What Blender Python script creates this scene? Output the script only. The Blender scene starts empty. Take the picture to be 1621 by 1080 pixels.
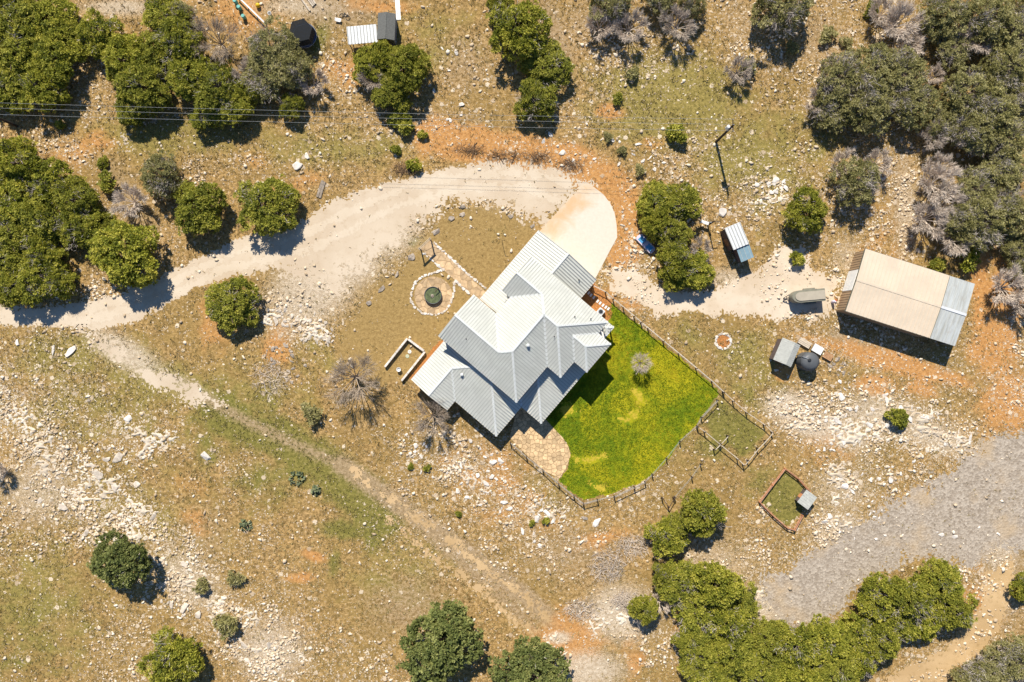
import bpy, bmesh, math, random
import numpy as np
from mathutils import Vector, Matrix

R = math.radians
scene = bpy.context.scene

# ------------------------------------------------------------------ camera, sky, sun, exposure
CAM_H = 108.0           # drone height in metres, looking straight down
PX = 0.1                # metres per photograph pixel on the ground
cam = bpy.data.cameras.new('camera')
cam.sensor_width = 36.0
cam.lens = 36.0 * CAM_H / (1621 * PX)
cam.clip_end = 6000
cam_o = bpy.data.objects.new('camera', cam)
cam_o.location = (0, 0, CAM_H)
scene.collection.objects.link(cam_o)
scene.camera = cam_o

SUN_EL = R(45)
SUN_AZ = R(-13)         # from +Y (top of the picture) towards -X
world = bpy.data.worlds.new('World')
scene.world = world
world.use_nodes = True
wn = world.node_tree
wn.nodes.clear()
sky = wn.nodes.new('ShaderNodeTexSky')
sky.sky_type = 'NISHITA'
sky.sun_disc = False
sky.sun_elevation = SUN_EL
sky.sun_rotation = SUN_AZ
sky.dust_density = 0.0
sky.ozone_density = 7.0
bg = wn.nodes.new('ShaderNodeBackground')
bg.inputs[1].default_value = 0.08
wo = wn.nodes.new('ShaderNodeOutputWorld')
wn.links.new(sky.outputs[0], bg.inputs[0])
wn.links.new(bg.outputs[0], wo.inputs[0])

sun = bpy.data.lights.new('sun', 'SUN')
sun.energy = 5.0
sun.angle = R(0.5)
sun.color = (1.0, 0.94, 0.83)
sun_o = bpy.data.objects.new('sun', sun)
sv = Vector((math.sin(SUN_AZ) * math.cos(SUN_EL), math.cos(SUN_AZ) * math.cos(SUN_EL), math.sin(SUN_EL)))
sun_o.rotation_euler = (-sv).to_track_quat('-Z', 'Y').to_euler()
sun_o.location = sv * 150
scene.collection.objects.link(sun_o)
scene.view_settings.view_transform = 'Standard'
scene.view_settings.look = 'None'
scene.view_settings.gamma = 1.0
scene.view_settings.use_curve_mapping = False
scene.view_settings.exposure = 0.45
scene.cycles.max_bounces = 5
scene.cycles.diffuse_bounces = 3
scene.cycles.transparent_max_bounces = 8

# ------------------------------------------------------------------ helpers
C = scene.collection
rnd = random.Random(7)


def W(px, py, h=0.0):
    """photograph pixel of a point at height h -> world x, y"""
    f = (CAM_H - h) / CAM_H * PX
    return ((px - 810.5) * f, (540 - py) * f)


def WP(pts, h=0.0):
    return [W(a, b, h) for a, b in pts]


def link(o):
    C.objects.link(o)
    return o


def thing(name, label, cat, loc=(0, 0, 0), rotz=0.0, group=None):
    o = bpy.data.objects.new(name, None)
    o.empty_display_size = 0.3
    o.location = loc
    o.rotation_euler = (0, 0, rotz)
    link(o)
    o['label'] = label
    o['category'] = cat
    if group:
        o['group'] = group
    return o


def tag(o, label=None, cat=None, group=None, kind=None):
    if label:
        o['label'] = label
    if cat:
        o['category'] = cat
    if group:
        o['group'] = group
    if kind:
        o['kind'] = kind
    return o


class MB:
    """collects shapes into one mesh"""
    def __init__(self):
        self.v, self.f = [], []

    def poly(self, pts):
        n = len(self.v)
        self.v += [tuple(p) for p in pts]
        self.f.append(tuple(range(n, n + len(pts))))
        return self

    def prism(self, pts, z0, z1):
        """pts: plan polygon (x,y); z0/z1 numbers or per-vertex lists"""
        a = sum(pts[i][0] * pts[(i + 1) % len(pts)][1] - pts[(i + 1) % len(pts)][0] * pts[i][1] for i in range(len(pts)))
        k = len(pts)
        z0 = [z0] * k if not isinstance(z0, (list, tuple)) else list(z0)
        z1 = [z1] * k if not isinstance(z1, (list, tuple)) else list(z1)
        idx = list(range(k)) if a > 0 else list(range(k))[::-1]
        n = len(self.v)
        self.v += [(pts[i][0], pts[i][1], z0[i]) for i in idx]
        self.v += [(pts[i][0], pts[i][1], z1[i]) for i in idx]
        self.f.append(tuple(n + i for i in range(k))[::-1])
        self.f.append(tuple(n + k + i for i in range(k)))
        for i in range(k):
            j = (i + 1) % k
            self.f.append((n + i, n + j, n + k + j, n + k + i))
        return self

    def box(self, x0, x1, y0, y1, z0, z1):
        return self.prism([(x0, y0), (x1, y0), (x1, y1), (x0, y1)], z0, z1)

    def beam(self, p, q, w, h, up=(0, 0, 1)):
        p, q = Vector(p), Vector(q)
        d = (q - p)
        if d.length < 1e-6:
            return self
        d.normalize()
        u = Vector(up)
        s = d.cross(u)
        if s.length < 1e-4:
            s = d.cross(Vector((1, 0, 0)))
        s.normalize()
        u = s.cross(d)
        n = len(self.v)
        for c in (p, q):
            for a, b in ((-1, -1), (1, -1), (1, 1), (-1, 1)):
                self.v.append(tuple(c + s * (a * w / 2) + u * (b * h / 2)))
        self.f += [(n, n + 1, n + 2, n + 3), (n + 7, n + 6, n + 5, n + 4)]
        for i in range(4):
            j = (i + 1) % 4
            self.f.append((n + j, n + i, n + 4 + i, n + 4 + j))
        return self

    def tube(self, p, q, r0, r1=None, k=6, caps=True):
        r1 = r0 if r1 is None else r1
        p, q = Vector(p), Vector(q)
        d = (q - p).normalized()
        s = d.cross(Vector((0, 0, 1)))
        if s.length < 1e-4:
            s = Vector((1, 0, 0))
        s.normalize()
        u = d.cross(s)
        n = len(self.v)
        for c, r in ((p, r0), (q, r1)):
            for i in range(k):
                a = 2 * math.pi * i / k
                self.v.append(tuple(c + s * (math.cos(a) * r) + u * (math.sin(a) * r)))
        for i in range(k):
            j = (i + 1) % k
            self.f.append((n + j, n + i, n + k + i, n + k + j))
        if caps:
            self.f.append(tuple(n + i for i in range(k)))
            self.f.append(tuple(n + k + i for i in range(k))[::-1])
        return self

    def lathe(self, prof, k=20, c=(0, 0)):
        """prof: list of (r, z) from bottom to top"""
        n = len(self.v)
        for r, z in prof:
            for i in range(k):
                a = 2 * math.pi * i / k
                self.v.append((c[0] + r * math.cos(a), c[1] + r * math.sin(a), z))
        for m in range(len(prof) - 1):
            for i in range(k):
                j = (i + 1) % k
                self.f.append((n + m * k + i, n + m * k + j, n + (m + 1) * k + j, n + (m + 1) * k + i))
        self.f.append(tuple(n + i for i in range(k))[::-1])
        self.f.append(tuple(n + (len(prof) - 1) * k + i for i in range(k)))
        return self

    def build(self, name, mat=None, parent=None, smooth=False, loc=None):
        me = bpy.data.meshes.new(name)
        me.from_pydata(self.v, [], self.f)
        if smooth:
            me.polygons.foreach_set('use_smooth', [True] * len(me.polygons))
        if mat:
            me.materials.append(mat)
        o = bpy.data.objects.new(name, me)
        if parent:
            o.parent = parent
        if loc is not None:
            o.location = loc
        return link(o)


def np_mesh(name, verts, faces, mat=None, attrs=None, smooth=False):
    """fast mesh from arrays; faces (M,k)"""
    me = bpy.data.meshes.new(name)
    verts = np.asarray(verts, np.float32)
    faces = np.asarray(faces, np.int32)
    m, k = faces.shape
    me.vertices.add(len(verts))
    me.vertices.foreach_set('co', verts.ravel())
    me.loops.add(m * k)
    me.loops.foreach_set('vertex_index', faces.ravel())
    me.polygons.add(m)
    me.polygons.foreach_set('loop_start', np.arange(0, m * k, k, dtype=np.int32))
    if smooth:
        me.polygons.foreach_set('use_smooth', np.ones(m, dtype=bool))
    me.update(calc_edges=True)
    for a, arr in (attrs or {}).items():
        at = me.attributes.new(a, 'FLOAT', 'POINT')
        at.data.foreach_set('value', np.asarray(arr, np.float32))
    if mat:
        me.materials.append(mat)
    return me


def np_obj(name, verts, faces, mat=None, attrs=None, parent=None, smooth=False):
    o = bpy.data.objects.new(name, np_mesh(name, verts, faces, mat, attrs, smooth))
    if parent:
        o.parent = parent
    return link(o)


def dup(o, parent, name=None):
    c = o.copy()
    c.parent = parent
    return link(c)


# ------------------------------------------------------------------ value noise for layout
def _hash(ix, iy, seed):
    h = (ix.astype(np.int64) * 374761393 + iy.astype(np.int64) * 668265263 + seed * 1442695041) & 0x7fffffff
    h = ((h ^ (h >> 13)) * 1274126177) & 0x7fffffff
    h = h ^ (h >> 16)
    return (h & 0xffff) / 65535.0


def vnoise(x, y, seed=0):
    ix, iy = np.floor(x), np.floor(y)
    fx, fy = x - ix, y - iy
    fx, fy = fx * fx * (3 - 2 * fx), fy * fy * (3 - 2 * fy)
    a, b = _hash(ix, iy, seed), _hash(ix + 1, iy, seed)
    c, d = _hash(ix, iy + 1, seed), _hash(ix + 1, iy + 1, seed)
    return (a * (1 - fx) + b * fx) * (1 - fy) + (c * (1 - fx) + d * fx) * fy


def fbm(x, y, seed=0, oct=4):
    s, amp, tot = 0, 1.0, 0
    for i in range(oct):
        s = s + amp * vnoise(x * 2 ** i, y * 2 ** i, seed + i * 17)
        tot += amp
        amp *= 0.55
    return s / tot


def seg_d(x, y, pts):
    d = np.full(x.shape, 1e9)
    for (x0, y0), (x1, y1) in zip(pts[:-1], pts[1:]):
        dx, dy = x1 - x0, y1 - y0
        t = np.clip(((x - x0) * dx + (y - y0) * dy) / (dx * dx + dy * dy + 1e-9), 0, 1)
        d = np.minimum(d, np.hypot(x - x0 - t * dx, y - y0 - t * dy))
    return d


def in_poly(x, y, pts):
    c = np.zeros(x.shape, bool)
    n = len(pts)
    for i in range(n):
        x0, y0 = pts[i]
        x1, y1 = pts[(i + 1) % n]
        cond = ((y0 > y) != (y1 > y))
        xi = (x1 - x0) * (y - y0) / (y1 - y0 + 1e-12) + x0
        c ^= cond & (x < xi)
    return c


def poly_sd(x, y, pts):
    d = seg_d(x, y, list(pts) + [pts[0]])
    return np.where(in_poly(x, y, pts), d, -d)


def sm(a, b, x):
    t = np.clip((x - a) / (b - a), 0, 1)
    return t * t * (3 - 2 * t)


# ------------------------------------------------------------------ materials
class NT:
    def __init__(self, name):
        self.m = bpy.data.materials.new(name)
        self.m.use_nodes = True
        self.t = self.m.node_tree
        self.t.nodes.clear()
        self.out = self.t.nodes.new('ShaderNodeOutputMaterial')
        self.b = self.t.nodes.new('ShaderNodeBsdfPrincipled')
        self.t.links.new(self.b.outputs[0], self.out.inputs[0])
        self._pos = None

    def n(self, kind, **kw):
        x = self.t.nodes.new('ShaderNode' + kind)
        for k, v in kw.items():
            setattr(x, k, v)
        return x

    def put(self, sock, v):
        if isinstance(v, bpy.types.NodeSocket):
            self.t.links.new(v, sock)
        elif isinstance(v, (tuple, list)) and len(v) == 3 and sock.type == 'RGBA':
            sock.default_value = (*v, 1)
        else:
            sock.default_value = v

    def pos(self):
        if self._pos is None:
            self._pos = self.n('NewGeometry').outputs['Position']
        return self._pos

    def opos(self):
        return self.n('TexCoord').outputs['Object']

    def math(self, op, a, b=0.0, c=0.0, clamp=False):
        x = self.n('Math', operation=op, use_clamp=clamp)
        self.put(x.inputs[0], a)
        self.put(x.inputs[1], b)
        self.put(x.inputs[2], c)
        return x.outputs[0]

    def mix(self, f, a, b, blend='MIX'):
        x = self.n('Mix', data_type='RGBA', blend_type=blend)
        self.put(x.inputs[0], f)
        self.put(x.inputs[6], a)
        self.put(x.inputs[7], b)
        return x.outputs[2]

    def noise(self, scale, detail=3, rough=0.6, vec=None, dist=0.0):
        x = self.n('TexNoise')
        self.put(x.inputs['Vector'], vec if vec is not None else self.pos())
        x.inputs['Scale'].default_value = scale
        x.inputs['Detail'].default_value = detail
        x.inputs['Roughness'].default_value = rough
        x.inputs['Distortion'].default_value = dist
        return x.outputs['Fac']

    def voro(self, scale, vec=None, feature='F1'):
        x = self.n('TexVoronoi', feature=feature)
        self.put(x.inputs['Vector'], vec if vec is not None else self.pos())
        x.inputs['Scale'].default_value = scale
        return x

    def ramp(self, f, lo, hi):
        x = self.n('MapRange', interpolation_type='SMOOTHSTEP')
        self.put(x.inputs[0], f)
        x.inputs[1].default_value = lo
        x.inputs[2].default_value = hi
        return x.outputs[0]

    def attr(self, name):
        return self.n('Attribute', attribute_name=name).outputs['Fac']

    def rand(self):
        return self.n('ObjectInfo').outputs['Random']

    def bump(self, h, strength=0.5, dist=0.05):
        x = self.n('Bump')
        x.inputs['Strength'].default_value = strength
        x.inputs['Distance'].default_value = dist
        self.put(x.inputs['Height'], h)
        self.t.links.new(x.outputs[0], self.b.inputs['Normal'])

    def done(self, col, rough=0.85, metal=0.0, spec=0.3):
        self.put(self.b.inputs['Base Color'], col)
        self.put(self.b.inputs['Roughness'], rough)
        self.put(self.b.inputs['Metallic'], metal)
        self.b.inputs['Specular IOR Level'].default_value = spec
        return self.m


def pmat(name, col, rough=0.85, var=0.15, scale=2.0, bump=0.0, metal=0.0, spec=0.3, orand=0.0, bdist=0.02):
    t = NT(name)
    nz = t.noise(scale, 5, 0.65)
    lo = tuple(c * (1 - var) for c in col)
    hi = tuple(c * (1 + var) for c in col)
    c = t.mix(t.ramp(nz, 0.3, 0.7), lo, hi)
    if orand:
        f = t.math('MULTIPLY_ADD', t.rand(), 2 * orand, 1 - orand)
        g = t.n('Combine' + 'Color')
        for i in range(3):
            t.put(g.inputs[i], f)
        c = t.mix(1.0, c, g.outputs[0], 'MULTIPLY')
    if bump:
        t.bump(nz, bump, bdist)
    return t.done(c, rough, metal, spec)


def leaf_mat(name, dark, mid, light, grey=0.0, trans=0.35):
    t = NT(name)
    a = t.attr('tint')
    c = t.mix(t.ramp(a, 0.0, 0.55), dark, mid)
    c = t.mix(t.ramp(a, 0.5, 1.0), c, light)
    r = t.rand()
    c = t.mix(t.math('MULTIPLY', r, 0.42), c, tuple(x * 0.62 + 0.02 for x in mid))
    if grey:
        c = t.mix(grey, c, (0.16, 0.15, 0.12))
    m = t.done(c, 0.6, 0, 0.25)
    tr = t.n('BsdfTranslucent')
    t.put(tr.inputs[0], c)
    mx = t.n('MixShader')
    mx.inputs[0].default_value = trans
    t.t.links.new(t.b.outputs[0], mx.inputs[1])
    t.t.links.new(tr.outputs[0], mx.inputs[2])
    t.t.links.new(mx.outputs[0], t.out.inputs[0])
    return m


def tint_mat(name, stops, rough=0.9):
    t = NT(name)
    a = t.attr('tint')
    c = stops[0]
    for i, s in enumerate(stops[1:]):
        k = len(stops) - 1
        c = t.mix(t.ramp(a, i / k, (i + 1) / k), c, s)
    return t.done(c, rough, 0, 0.15)


M = {}


def roof_mat():
    t = NT('galvalume_roof')
    n1 = t.noise(0.35, 5, 0.7, dist=0.5)
    n2 = t.noise(6.0, 4, 0.7)
    c = t.mix(t.ramp(n1, 0.3, 0.7), (0.54, 0.54, 0.485), (0.635, 0.635, 0.575))
    c = t.mix(t.math('MULTIPLY', t.ramp(n2, 0.55, 0.8), 0.3), c, (0.51, 0.505, 0.45))
    return t.done(c, 0.65, 0.0, 0.2)


M['roof'] = roof_mat()
M['seam'] = pmat('roof_seam', (0.44, 0.44, 0.40), 0.7, 0.08, 1.0, spec=0.2)
M['barn_seam'] = pmat('barn_roof_seam', (0.61, 0.495, 0.375), 0.6, 0.05)
M['cap'] = pmat('roof_cap', (0.64, 0.65, 0.62), 0.6, 0.05, 1.0, spec=0.2)
M['trim'] = pmat('cream_trim', (0.62, 0.58, 0.50), 0.6, 0.06)
M['wall'] = pmat('limestone_wall', (0.46, 0.38, 0.28), 0.9, 0.25, 1.6, 0.3)
M['soffit'] = pmat('dark_flashing', (0.16, 0.14, 0.12), 0.8, 0.1)
M['glass'] = pmat('window_glass', (0.03, 0.04, 0.05), 0.08, 0.1, spec=0.6)
M['door'] = pmat('brown_door', (0.18, 0.10, 0.06), 0.6, 0.15)
M['white'] = pmat('white_paint', (0.72, 0.71, 0.68), 0.5, 0.06)
M['steel'] = pmat('steel', (0.42, 0.43, 0.44), 0.4, 0.12, metal=0.4)
M['dark'] = pmat('black_plastic', (0.025, 0.027, 0.03), 0.5, 0.2)
M['tank'] = pmat('dark_grey_tank', (0.10, 0.105, 0.11), 0.45, 0.12, 0.8)
M['rubber'] = pmat('tyre_rubber', (0.02, 0.02, 0.02), 0.9, 0.2)
M['wood'] = pmat('weathered_wood', (0.28, 0.23, 0.18), 0.9, 0.25, 4, orand=0.15)
M['wood_pale'] = pmat('sun_bleached_wood', (0.52, 0.44, 0.34), 0.9, 0.2, 4, orand=0.12)
M['wood_dark'] = pmat('dark_brown_wood', (0.075, 0.05, 0.035), 0.9, 0.3, 4)
M['wood_rust'] = pmat('reddish_board', (0.46, 0.20, 0.09), 0.9, 0.25, 3, orand=0.15)
M['wood_new'] = pmat('orange_pine', (0.46, 0.26, 0.13), 0.85, 0.2, 3, orand=0.1)
M['pole'] = pmat('creosoted_pole', (0.055, 0.04, 0.03), 0.9, 0.3, 3)
M['wire'] = pmat('aluminium_wire', (0.42, 0.42, 0.40), 0.6, 0.05)
M['barn_roof'] = pmat('tan_barn_roof', (0.62, 0.515, 0.39), 0.55, 0.07, 0.35, spec=0.3)
M['barn_wall'] = pmat('brown_barn_wall', (0.36, 0.25, 0.15), 0.7, 0.1, 1)
M['barn_trim'] = pmat('dark_green_trim', (0.12, 0.12, 0.09), 0.7, 0.1)


def lean_mat():
    t = NT('weathered_tin_roof')
    n1 = t.noise(0.9, 5, 0.7)
    v = t.n('Mapping')
    t.put(v.inputs[0], t.opos())
    v.inputs['Scale'].default_value = (3.2, 0.25, 1)
    n2 = t.noise(1.0, 4, 0.7, vec=v.outputs[0])
    c = t.mix(t.ramp(n2, 0.35, 0.7), (0.56, 0.58, 0.56), (0.40, 0.40, 0.36))
    c = t.mix(t.math('MULTIPLY', t.ramp(n1, 0.5, 0.75), 0.35), c, (0.34, 0.27, 0.2))
    return t.done(c, 0.5, 0.2, 0.4)


M['lean'] = lean_mat()
M['tin_white'] = pmat('bright_tin', (0.68, 0.69, 0.70), 0.4, 0.08, 2.5, metal=0.1, spec=0.5)
M['tin_sky_shade'] = pmat('sky_shaded_grey_tin', (0.22, 0.33, 0.38), 0.5, 0.08, 1)  # grey tin; the blue of skylit shade is mixed into its colour
M['tin_grey'] = pmat('grey_tin', (0.42, 0.42, 0.38), 0.5, 0.12, 2)
M['shingle'] = pmat('grey_shingle', (0.13, 0.13, 0.12), 0.95, 0.25, 8, 0.3)
M['shed_wall'] = pmat('blue_grey_siding', (0.16, 0.18, 0.21), 0.8, 0.15, 2)
M['coop_wall'] = pmat('coop_wall', (0.12, 0.09, 0.08), 0.9, 0.2, 2)
M['canvas'] = pmat('tan_trailer_roof', (0.40, 0.35, 0.27), 0.7, 0.08, 0.8)
M['trailer'] = pmat('olive_trailer_body', (0.22, 0.21, 0.16), 0.6, 0.1, 1)
M['blue'] = pmat('blue_plastic', (0.08, 0.30, 0.52), 0.4, 0.12)
M['teal'] = pmat('teal_plastic', (0.14, 0.42, 0.36), 0.5, 0.15)
M['yellow'] = pmat('yellow_plastic', (0.75, 0.48, 0.02), 0.4, 0.1)
M['red'] = pmat('orange_red_plastic', (0.55, 0.13, 0.04), 0.5, 0.1)
M['pinkish'] = pmat('lilac_white_enamel', (0.66, 0.58, 0.66), 0.4, 0.06)
M['stone'] = pmat('limestone', (0.56, 0.48, 0.39), 0.95, 0.22, 2.2, 0.6, orand=0.15, bdist=0.05)
M['stone_grey'] = pmat('grey_lichen_stone', (0.33, 0.275, 0.22), 0.95, 0.4, 1.8, 0.7, orand=0.18, bdist=0.06)
M['stone_pale'] = pmat('white_limestone', (0.68, 0.62, 0.55), 0.95, 0.18, 2.2, 0.5, orand=0.12, bdist=0.05)
M['flag'] = pmat('flagstone', (0.50, 0.35, 0.20), 0.9, 0.2, 1.5, 0.4, orand=0.22)
M['flag_tan'] = pmat('patio_flagstone', (0.60, 0.42, 0.23), 0.9, 0.22, 1.5, 0.4, orand=0.22)
M['mortar'] = pmat('patio_joint_grit', (0.30, 0.19, 0.10), 0.95, 0.25, 6, 0.5)
M['path_dirt'] = pmat('ochre_path_dirt', (0.43, 0.29, 0.15), 0.95, 0.22, 2.0, 0.5)
M['mulch'] = pmat('orange_mulch', (0.40, 0.17, 0.05), 0.95, 0.35, 4.0, 0.8)
M['water'] = pmat('green_pond_water', (0.11, 0.13, 0.06), 0.12, 0.35, 1.8, spec=0.6)
M['trunk'] = pmat('juniper_bark', (0.19, 0.14, 0.10), 0.95, 0.25, 5, 0.6)
M['twig'] = pmat('dead_grey_twigs', (0.48, 0.42, 0.38), 0.95, 0.2, 1.0, orand=0.12)
M['bare'] = pmat('bare_grey_branches', (0.57, 0.48, 0.39), 0.95, 0.15, 0.5, orand=0.15)
M['bare_dark'] = pmat('bare_brown_branches', (0.40, 0.32, 0.24), 0.95, 0.2, 0.5)
M['juniper'] = leaf_mat('juniper_leaves', (0.11, 0.135, 0.016), (0.345, 0.35, 0.038), (0.68, 0.61, 0.11))
M['dull'] = leaf_mat('olive_juniper_leaves', (0.17, 0.165, 0.05), (0.38, 0.35, 0.125), (0.60, 0.54, 0.27))
M['oak'] = leaf_mat('live_oak_leaves', (0.095, 0.125, 0.030), (0.22, 0.25, 0.068), (0.43, 0.43, 0.14))
M['cactus'] = leaf_mat('prickly_pear_pads', (0.09, 0.12, 0.06), (0.16, 0.19, 0.09), (0.28, 0.28, 0.15), trans=0.0)
M['brush'] = tint_mat('dry_brush', [(0.20, 0.14, 0.085), (0.33, 0.25, 0.17), (0.45, 0.37, 0.28)])
M['tuft'] = tint_mat('dry_grass_blades', [(0.17, 0.155, 0.05), (0.31, 0.24, 0.10), (0.50, 0.38, 0.20)])
M['lawn_blade'] = tint_mat('green_lawn_blades', [(0.10, 0.17, 0.008), (0.25, 0.28, 0.012), (0.56, 0.42, 0.025)])
M['chips'] = tint_mat('limestone_chips', [(0.42, 0.32, 0.21), (0.62, 0.49, 0.34), (0.78, 0.68, 0.54)])


def lawn_mat():
    t = NT('green_lawn')
    n1, n2, n3 = t.noise(0.12, 4, 0.62, dist=0.9), t.noise(1.1, 5, 0.7), t.noise(5, 4, 0.75)
    c = t.mix(t.ramp(n2, 0.36, 0.66), (0.115, 0.175, 0.008), (0.275, 0.285, 0.010))
    c = t.mix(t.math('MULTIPLY', t.ramp(n1, 0.46, 0.64), 0.75), c, (0.44, 0.37, 0.014))
    c = t.mix(t.math('MULTIPLY', t.ramp(n1, 0.46, 0.34), 0.55), c, (0.085, 0.15, 0.008))
    c = t.mix(t.math('MULTIPLY', t.ramp(n3, 0.5, 0.72), 0.6), c, (0.075, 0.12, 0.006))
    t.bump(n3, 0.8, 0.08)
    return t.done(c, 0.9, 0, 0.1)


def caliche_mat(name, a, b, dark, spot=0.6, sc=1.0):
    t = NT(name)
    n1, n2, n3 = t.noise(0.12, 3, 0.6), t.noise(1.0 * sc, 5, 0.7), t.noise(7 * sc, 4, 0.7)
    c = t.mix(t.ramp(n1, 0.35, 0.65), a, b)
    c = t.mix(t.math('MULTIPLY', t.ramp(n2, 0.5, 0.8), spot * 0.6), c, dark)
    c = t.mix(t.math('MULTIPLY', t.ramp(n3, 0.55, 0.8), spot * 0.5), c, dark)
    t.bump(n3, 0.5, 0.03)
    return t.done(c, 0.95, 0, 0.1)


def gravel_mat():
    t = NT('grey_gravel')
    v = t.voro(3.2)
    n1, n2 = t.noise(0.15, 3, 0.6), t.noise(4, 5, 0.75)
    sep = t.n('SeparateColor')
    t.put(sep.inputs[0], v.outputs['Color'])
    c = t.mix(sep.outputs[0], (0.28, 0.225, 0.17), (0.47, 0.40, 0.32))
    c = t.mix(t.math('MULTIPLY', t.ramp(n2, 0.5, 0.75), 0.55), c, (0.20, 0.155, 0.115))
    c = t.mix(t.math('MULTIPLY', t.ramp(n1, 0.5, 0.75), 0.75), c, (0.46, 0.34, 0.21))
    t.bump(t.math('ADD', v.outputs['Distance'], n2), 0.9, 0.06)
    return t.done(c, 0.95, 0, 0.1)


def concrete_mat():
    t = NT('stained_concrete')
    n1, n2, n3 = t.noise(0.28, 4, 0.6, dist=0.6), t.noise(2.2, 4, 0.7), t.noise(0.6, 4, 0.7)
    st = t.attr('stain')
    c = t.mix(t.ramp(n2, 0.3, 0.7), (0.62, 0.55, 0.445), (0.67, 0.60, 0.495))
    s = t.ramp(t.math('ADD', t.math('MULTIPLY', n1, 0.9), t.math('MULTIPLY', st, 0.42)), 0.55, 0.95)
    c = t.mix(t.math('MULTIPLY', s, 0.85), c, (0.60, 0.38, 0.19))
    c = t.mix(t.math('MULTIPLY', t.ramp(n3, 0.6, 0.8), 0.25), c, (0.5, 0.42, 0.33))
    return t.done(c, 0.85, 0, 0.25)


def ground_mat():
    t = NT('dry_hill_country_ground')
    big, mid = t.noise(0.05, 3, 0.55), t.noise(0.3, 4, 0.6)
    fine, vf = t.noise(2.0, 5, 0.7), t.noise(6.5, 4, 0.75)
    A = {k: t.attr(k) for k in ('rock', 'green', 'red', 'pale', 'olive', 'yard', 'bare')}
    g = t.math('ADD', t.math('MULTIPLY', fine, 0.6), t.math('MULTIPLY', vf, 0.4))
    c = t.mix(t.ramp(g, 0.40, 0.62), (0.16, 0.095, 0.031), (0.62, 0.405, 0.175))
    c = t.mix(t.math('MULTIPLY', t.ramp(mid, 0.4, 0.7), 0.45), c, (0.46, 0.285, 0.10))
    c = t.mix(t.math('MULTIPLY', t.ramp(big, 0.42, 0.62), 0.38), c, (0.28, 0.19, 0.056))

    cl = t.noise(0.85, 5, 0.72, dist=0.4)
    c = t.mix(t.math('MULTIPLY', t.ramp(cl, 0.48, 0.66), 0.7), c, (0.135, 0.09, 0.028))
    cl2 = t.noise(0.16, 4, 0.65, dist=0.8)
    c = t.mix(t.math('MULTIPLY', t.ramp(cl2, 0.5, 0.64), 0.45), c, (0.26, 0.17, 0.052))

    def lay(c, a, col_lo, col_hi, nz, amt=0.9, gain=1.0):
        s = t.math('ADD', t.math('MULTIPLY', A[a], 1.3 * gain), t.math('MULTIPLY', t.math('SUBTRACT', nz, 0.5), 1.6))
        s = t.math('MULTIPLY', t.ramp(s, 0.15, 0.9), t.ramp(A[a], 0.02, 0.22))
        cc = t.mix(t.ramp(g, 0.38, 0.62), col_lo, col_hi)
        return t.mix(t.math('MULTIPLY', s, amt), c, cc)
    c = lay(c, 'olive', (0.165, 0.138, 0.034), (0.35, 0.28, 0.085), mid, 0.85)
    c = lay(c, 'green', (0.115, 0.115, 0.024), (0.25, 0.225, 0.055), mid, 0.85)
    c = lay(c, 'yard', (0.265, 0.172, 0.062), (0.40, 0.27, 0.105), mid, 0.92)
    c = lay(c, 'bare', (0.26, 0.175, 0.09), (0.45, 0.33, 0.20), fine, 0.9)
    c = lay(c, 'red', (0.38, 0.175, 0.055), (0.62, 0.33, 0.12), mid, 0.95, 1.15)
    c = lay(c, 'pale', (0.42, 0.32, 0.21), (0.66, 0.56, 0.43), vf, 0.9)
    # limestone bits lying in the soil: two sizes of cells, few where 'rock' is low
    wv = t.n('VectorMath', operation='ADD')
    t.put(wv.inputs[0], t.pos())
    nn = t.n('TexNoise')
    t.put(nn.inputs['Vector'], t.pos())
    nn.inputs['Scale'].default_value = 3.5
    sc = t.n('VectorMath', operation='SCALE')
    t.put(sc.inputs[0], nn.outputs['Color'])
    sc.inputs['Scale'].default_value = 0.55
    t.put(wv.inputs[1], sc.outputs[0])
    hsum = None
    for scale, dens, amt in ((1.1, 0.34, 0.8), (2.6, 0.62, 0.9), (5.0, 0.75, 0.9)):
        v = t.voro(scale, wv.outputs[0])
        sep = t.n('SeparateColor')
        t.put(sep.inputs[0], v.outputs['Color'])
        on = t.math('LESS_THAN', sep.outputs[0], t.math('MULTIPLY', A['rock'], dens))
        blob = t.math('MULTIPLY', on, t.math('SUBTRACT', 1.0, t.ramp(v.outputs['Distance'], 0.37, 0.43)))
        rc = t.mix(sep.outputs[1], (0.46, 0.34, 0.22), (0.82, 0.69, 0.52))
        c = t.mix(t.math('MULTIPLY', blob, amt), c, rc)
        hsum = blob if hsum is None else t.math('ADD', hsum, blob)
    t.bump(t.math('ADD', t.math('MULTIPLY', hsum, 0.5), t.math('ADD', fine, vf)), 0.75, 0.12)
    return t.done(c, 0.95, 0, 0.1)


M['ground'] = ground_mat()
M['lawn'] = lawn_mat()
M['rut'] = caliche_mat('packed_wheel_rut', (0.58, 0.475, 0.35), (0.63, 0.53, 0.405), (0.46, 0.35, 0.23), 0.6)
M['shelf'] = caliche_mat('limestone_shelf_rock', (0.52, 0.435, 0.33), (0.70, 0.62, 0.51), (0.26, 0.20, 0.13), 1.1, 0.9)
M['caliche'] = caliche_mat('pale_caliche', (0.53, 0.42, 0.30), (0.60, 0.495, 0.37), (0.38, 0.27, 0.155), 0.9)
M['track'] = caliche_mat('bare_track_soil', (0.46, 0.31, 0.155), (0.56, 0.39, 0.21), (0.24, 0.155, 0.06), 1.5, 1.2)
M['yardgravel'] = caliche_mat('yard_gravel', (0.56, 0.44, 0.31), (0.66, 0.55, 0.42), (0.33, 0.25, 0.14), 0.85, 1.3)
M['gravel'] = gravel_mat()
M['concrete'] = concrete_mat()

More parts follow.
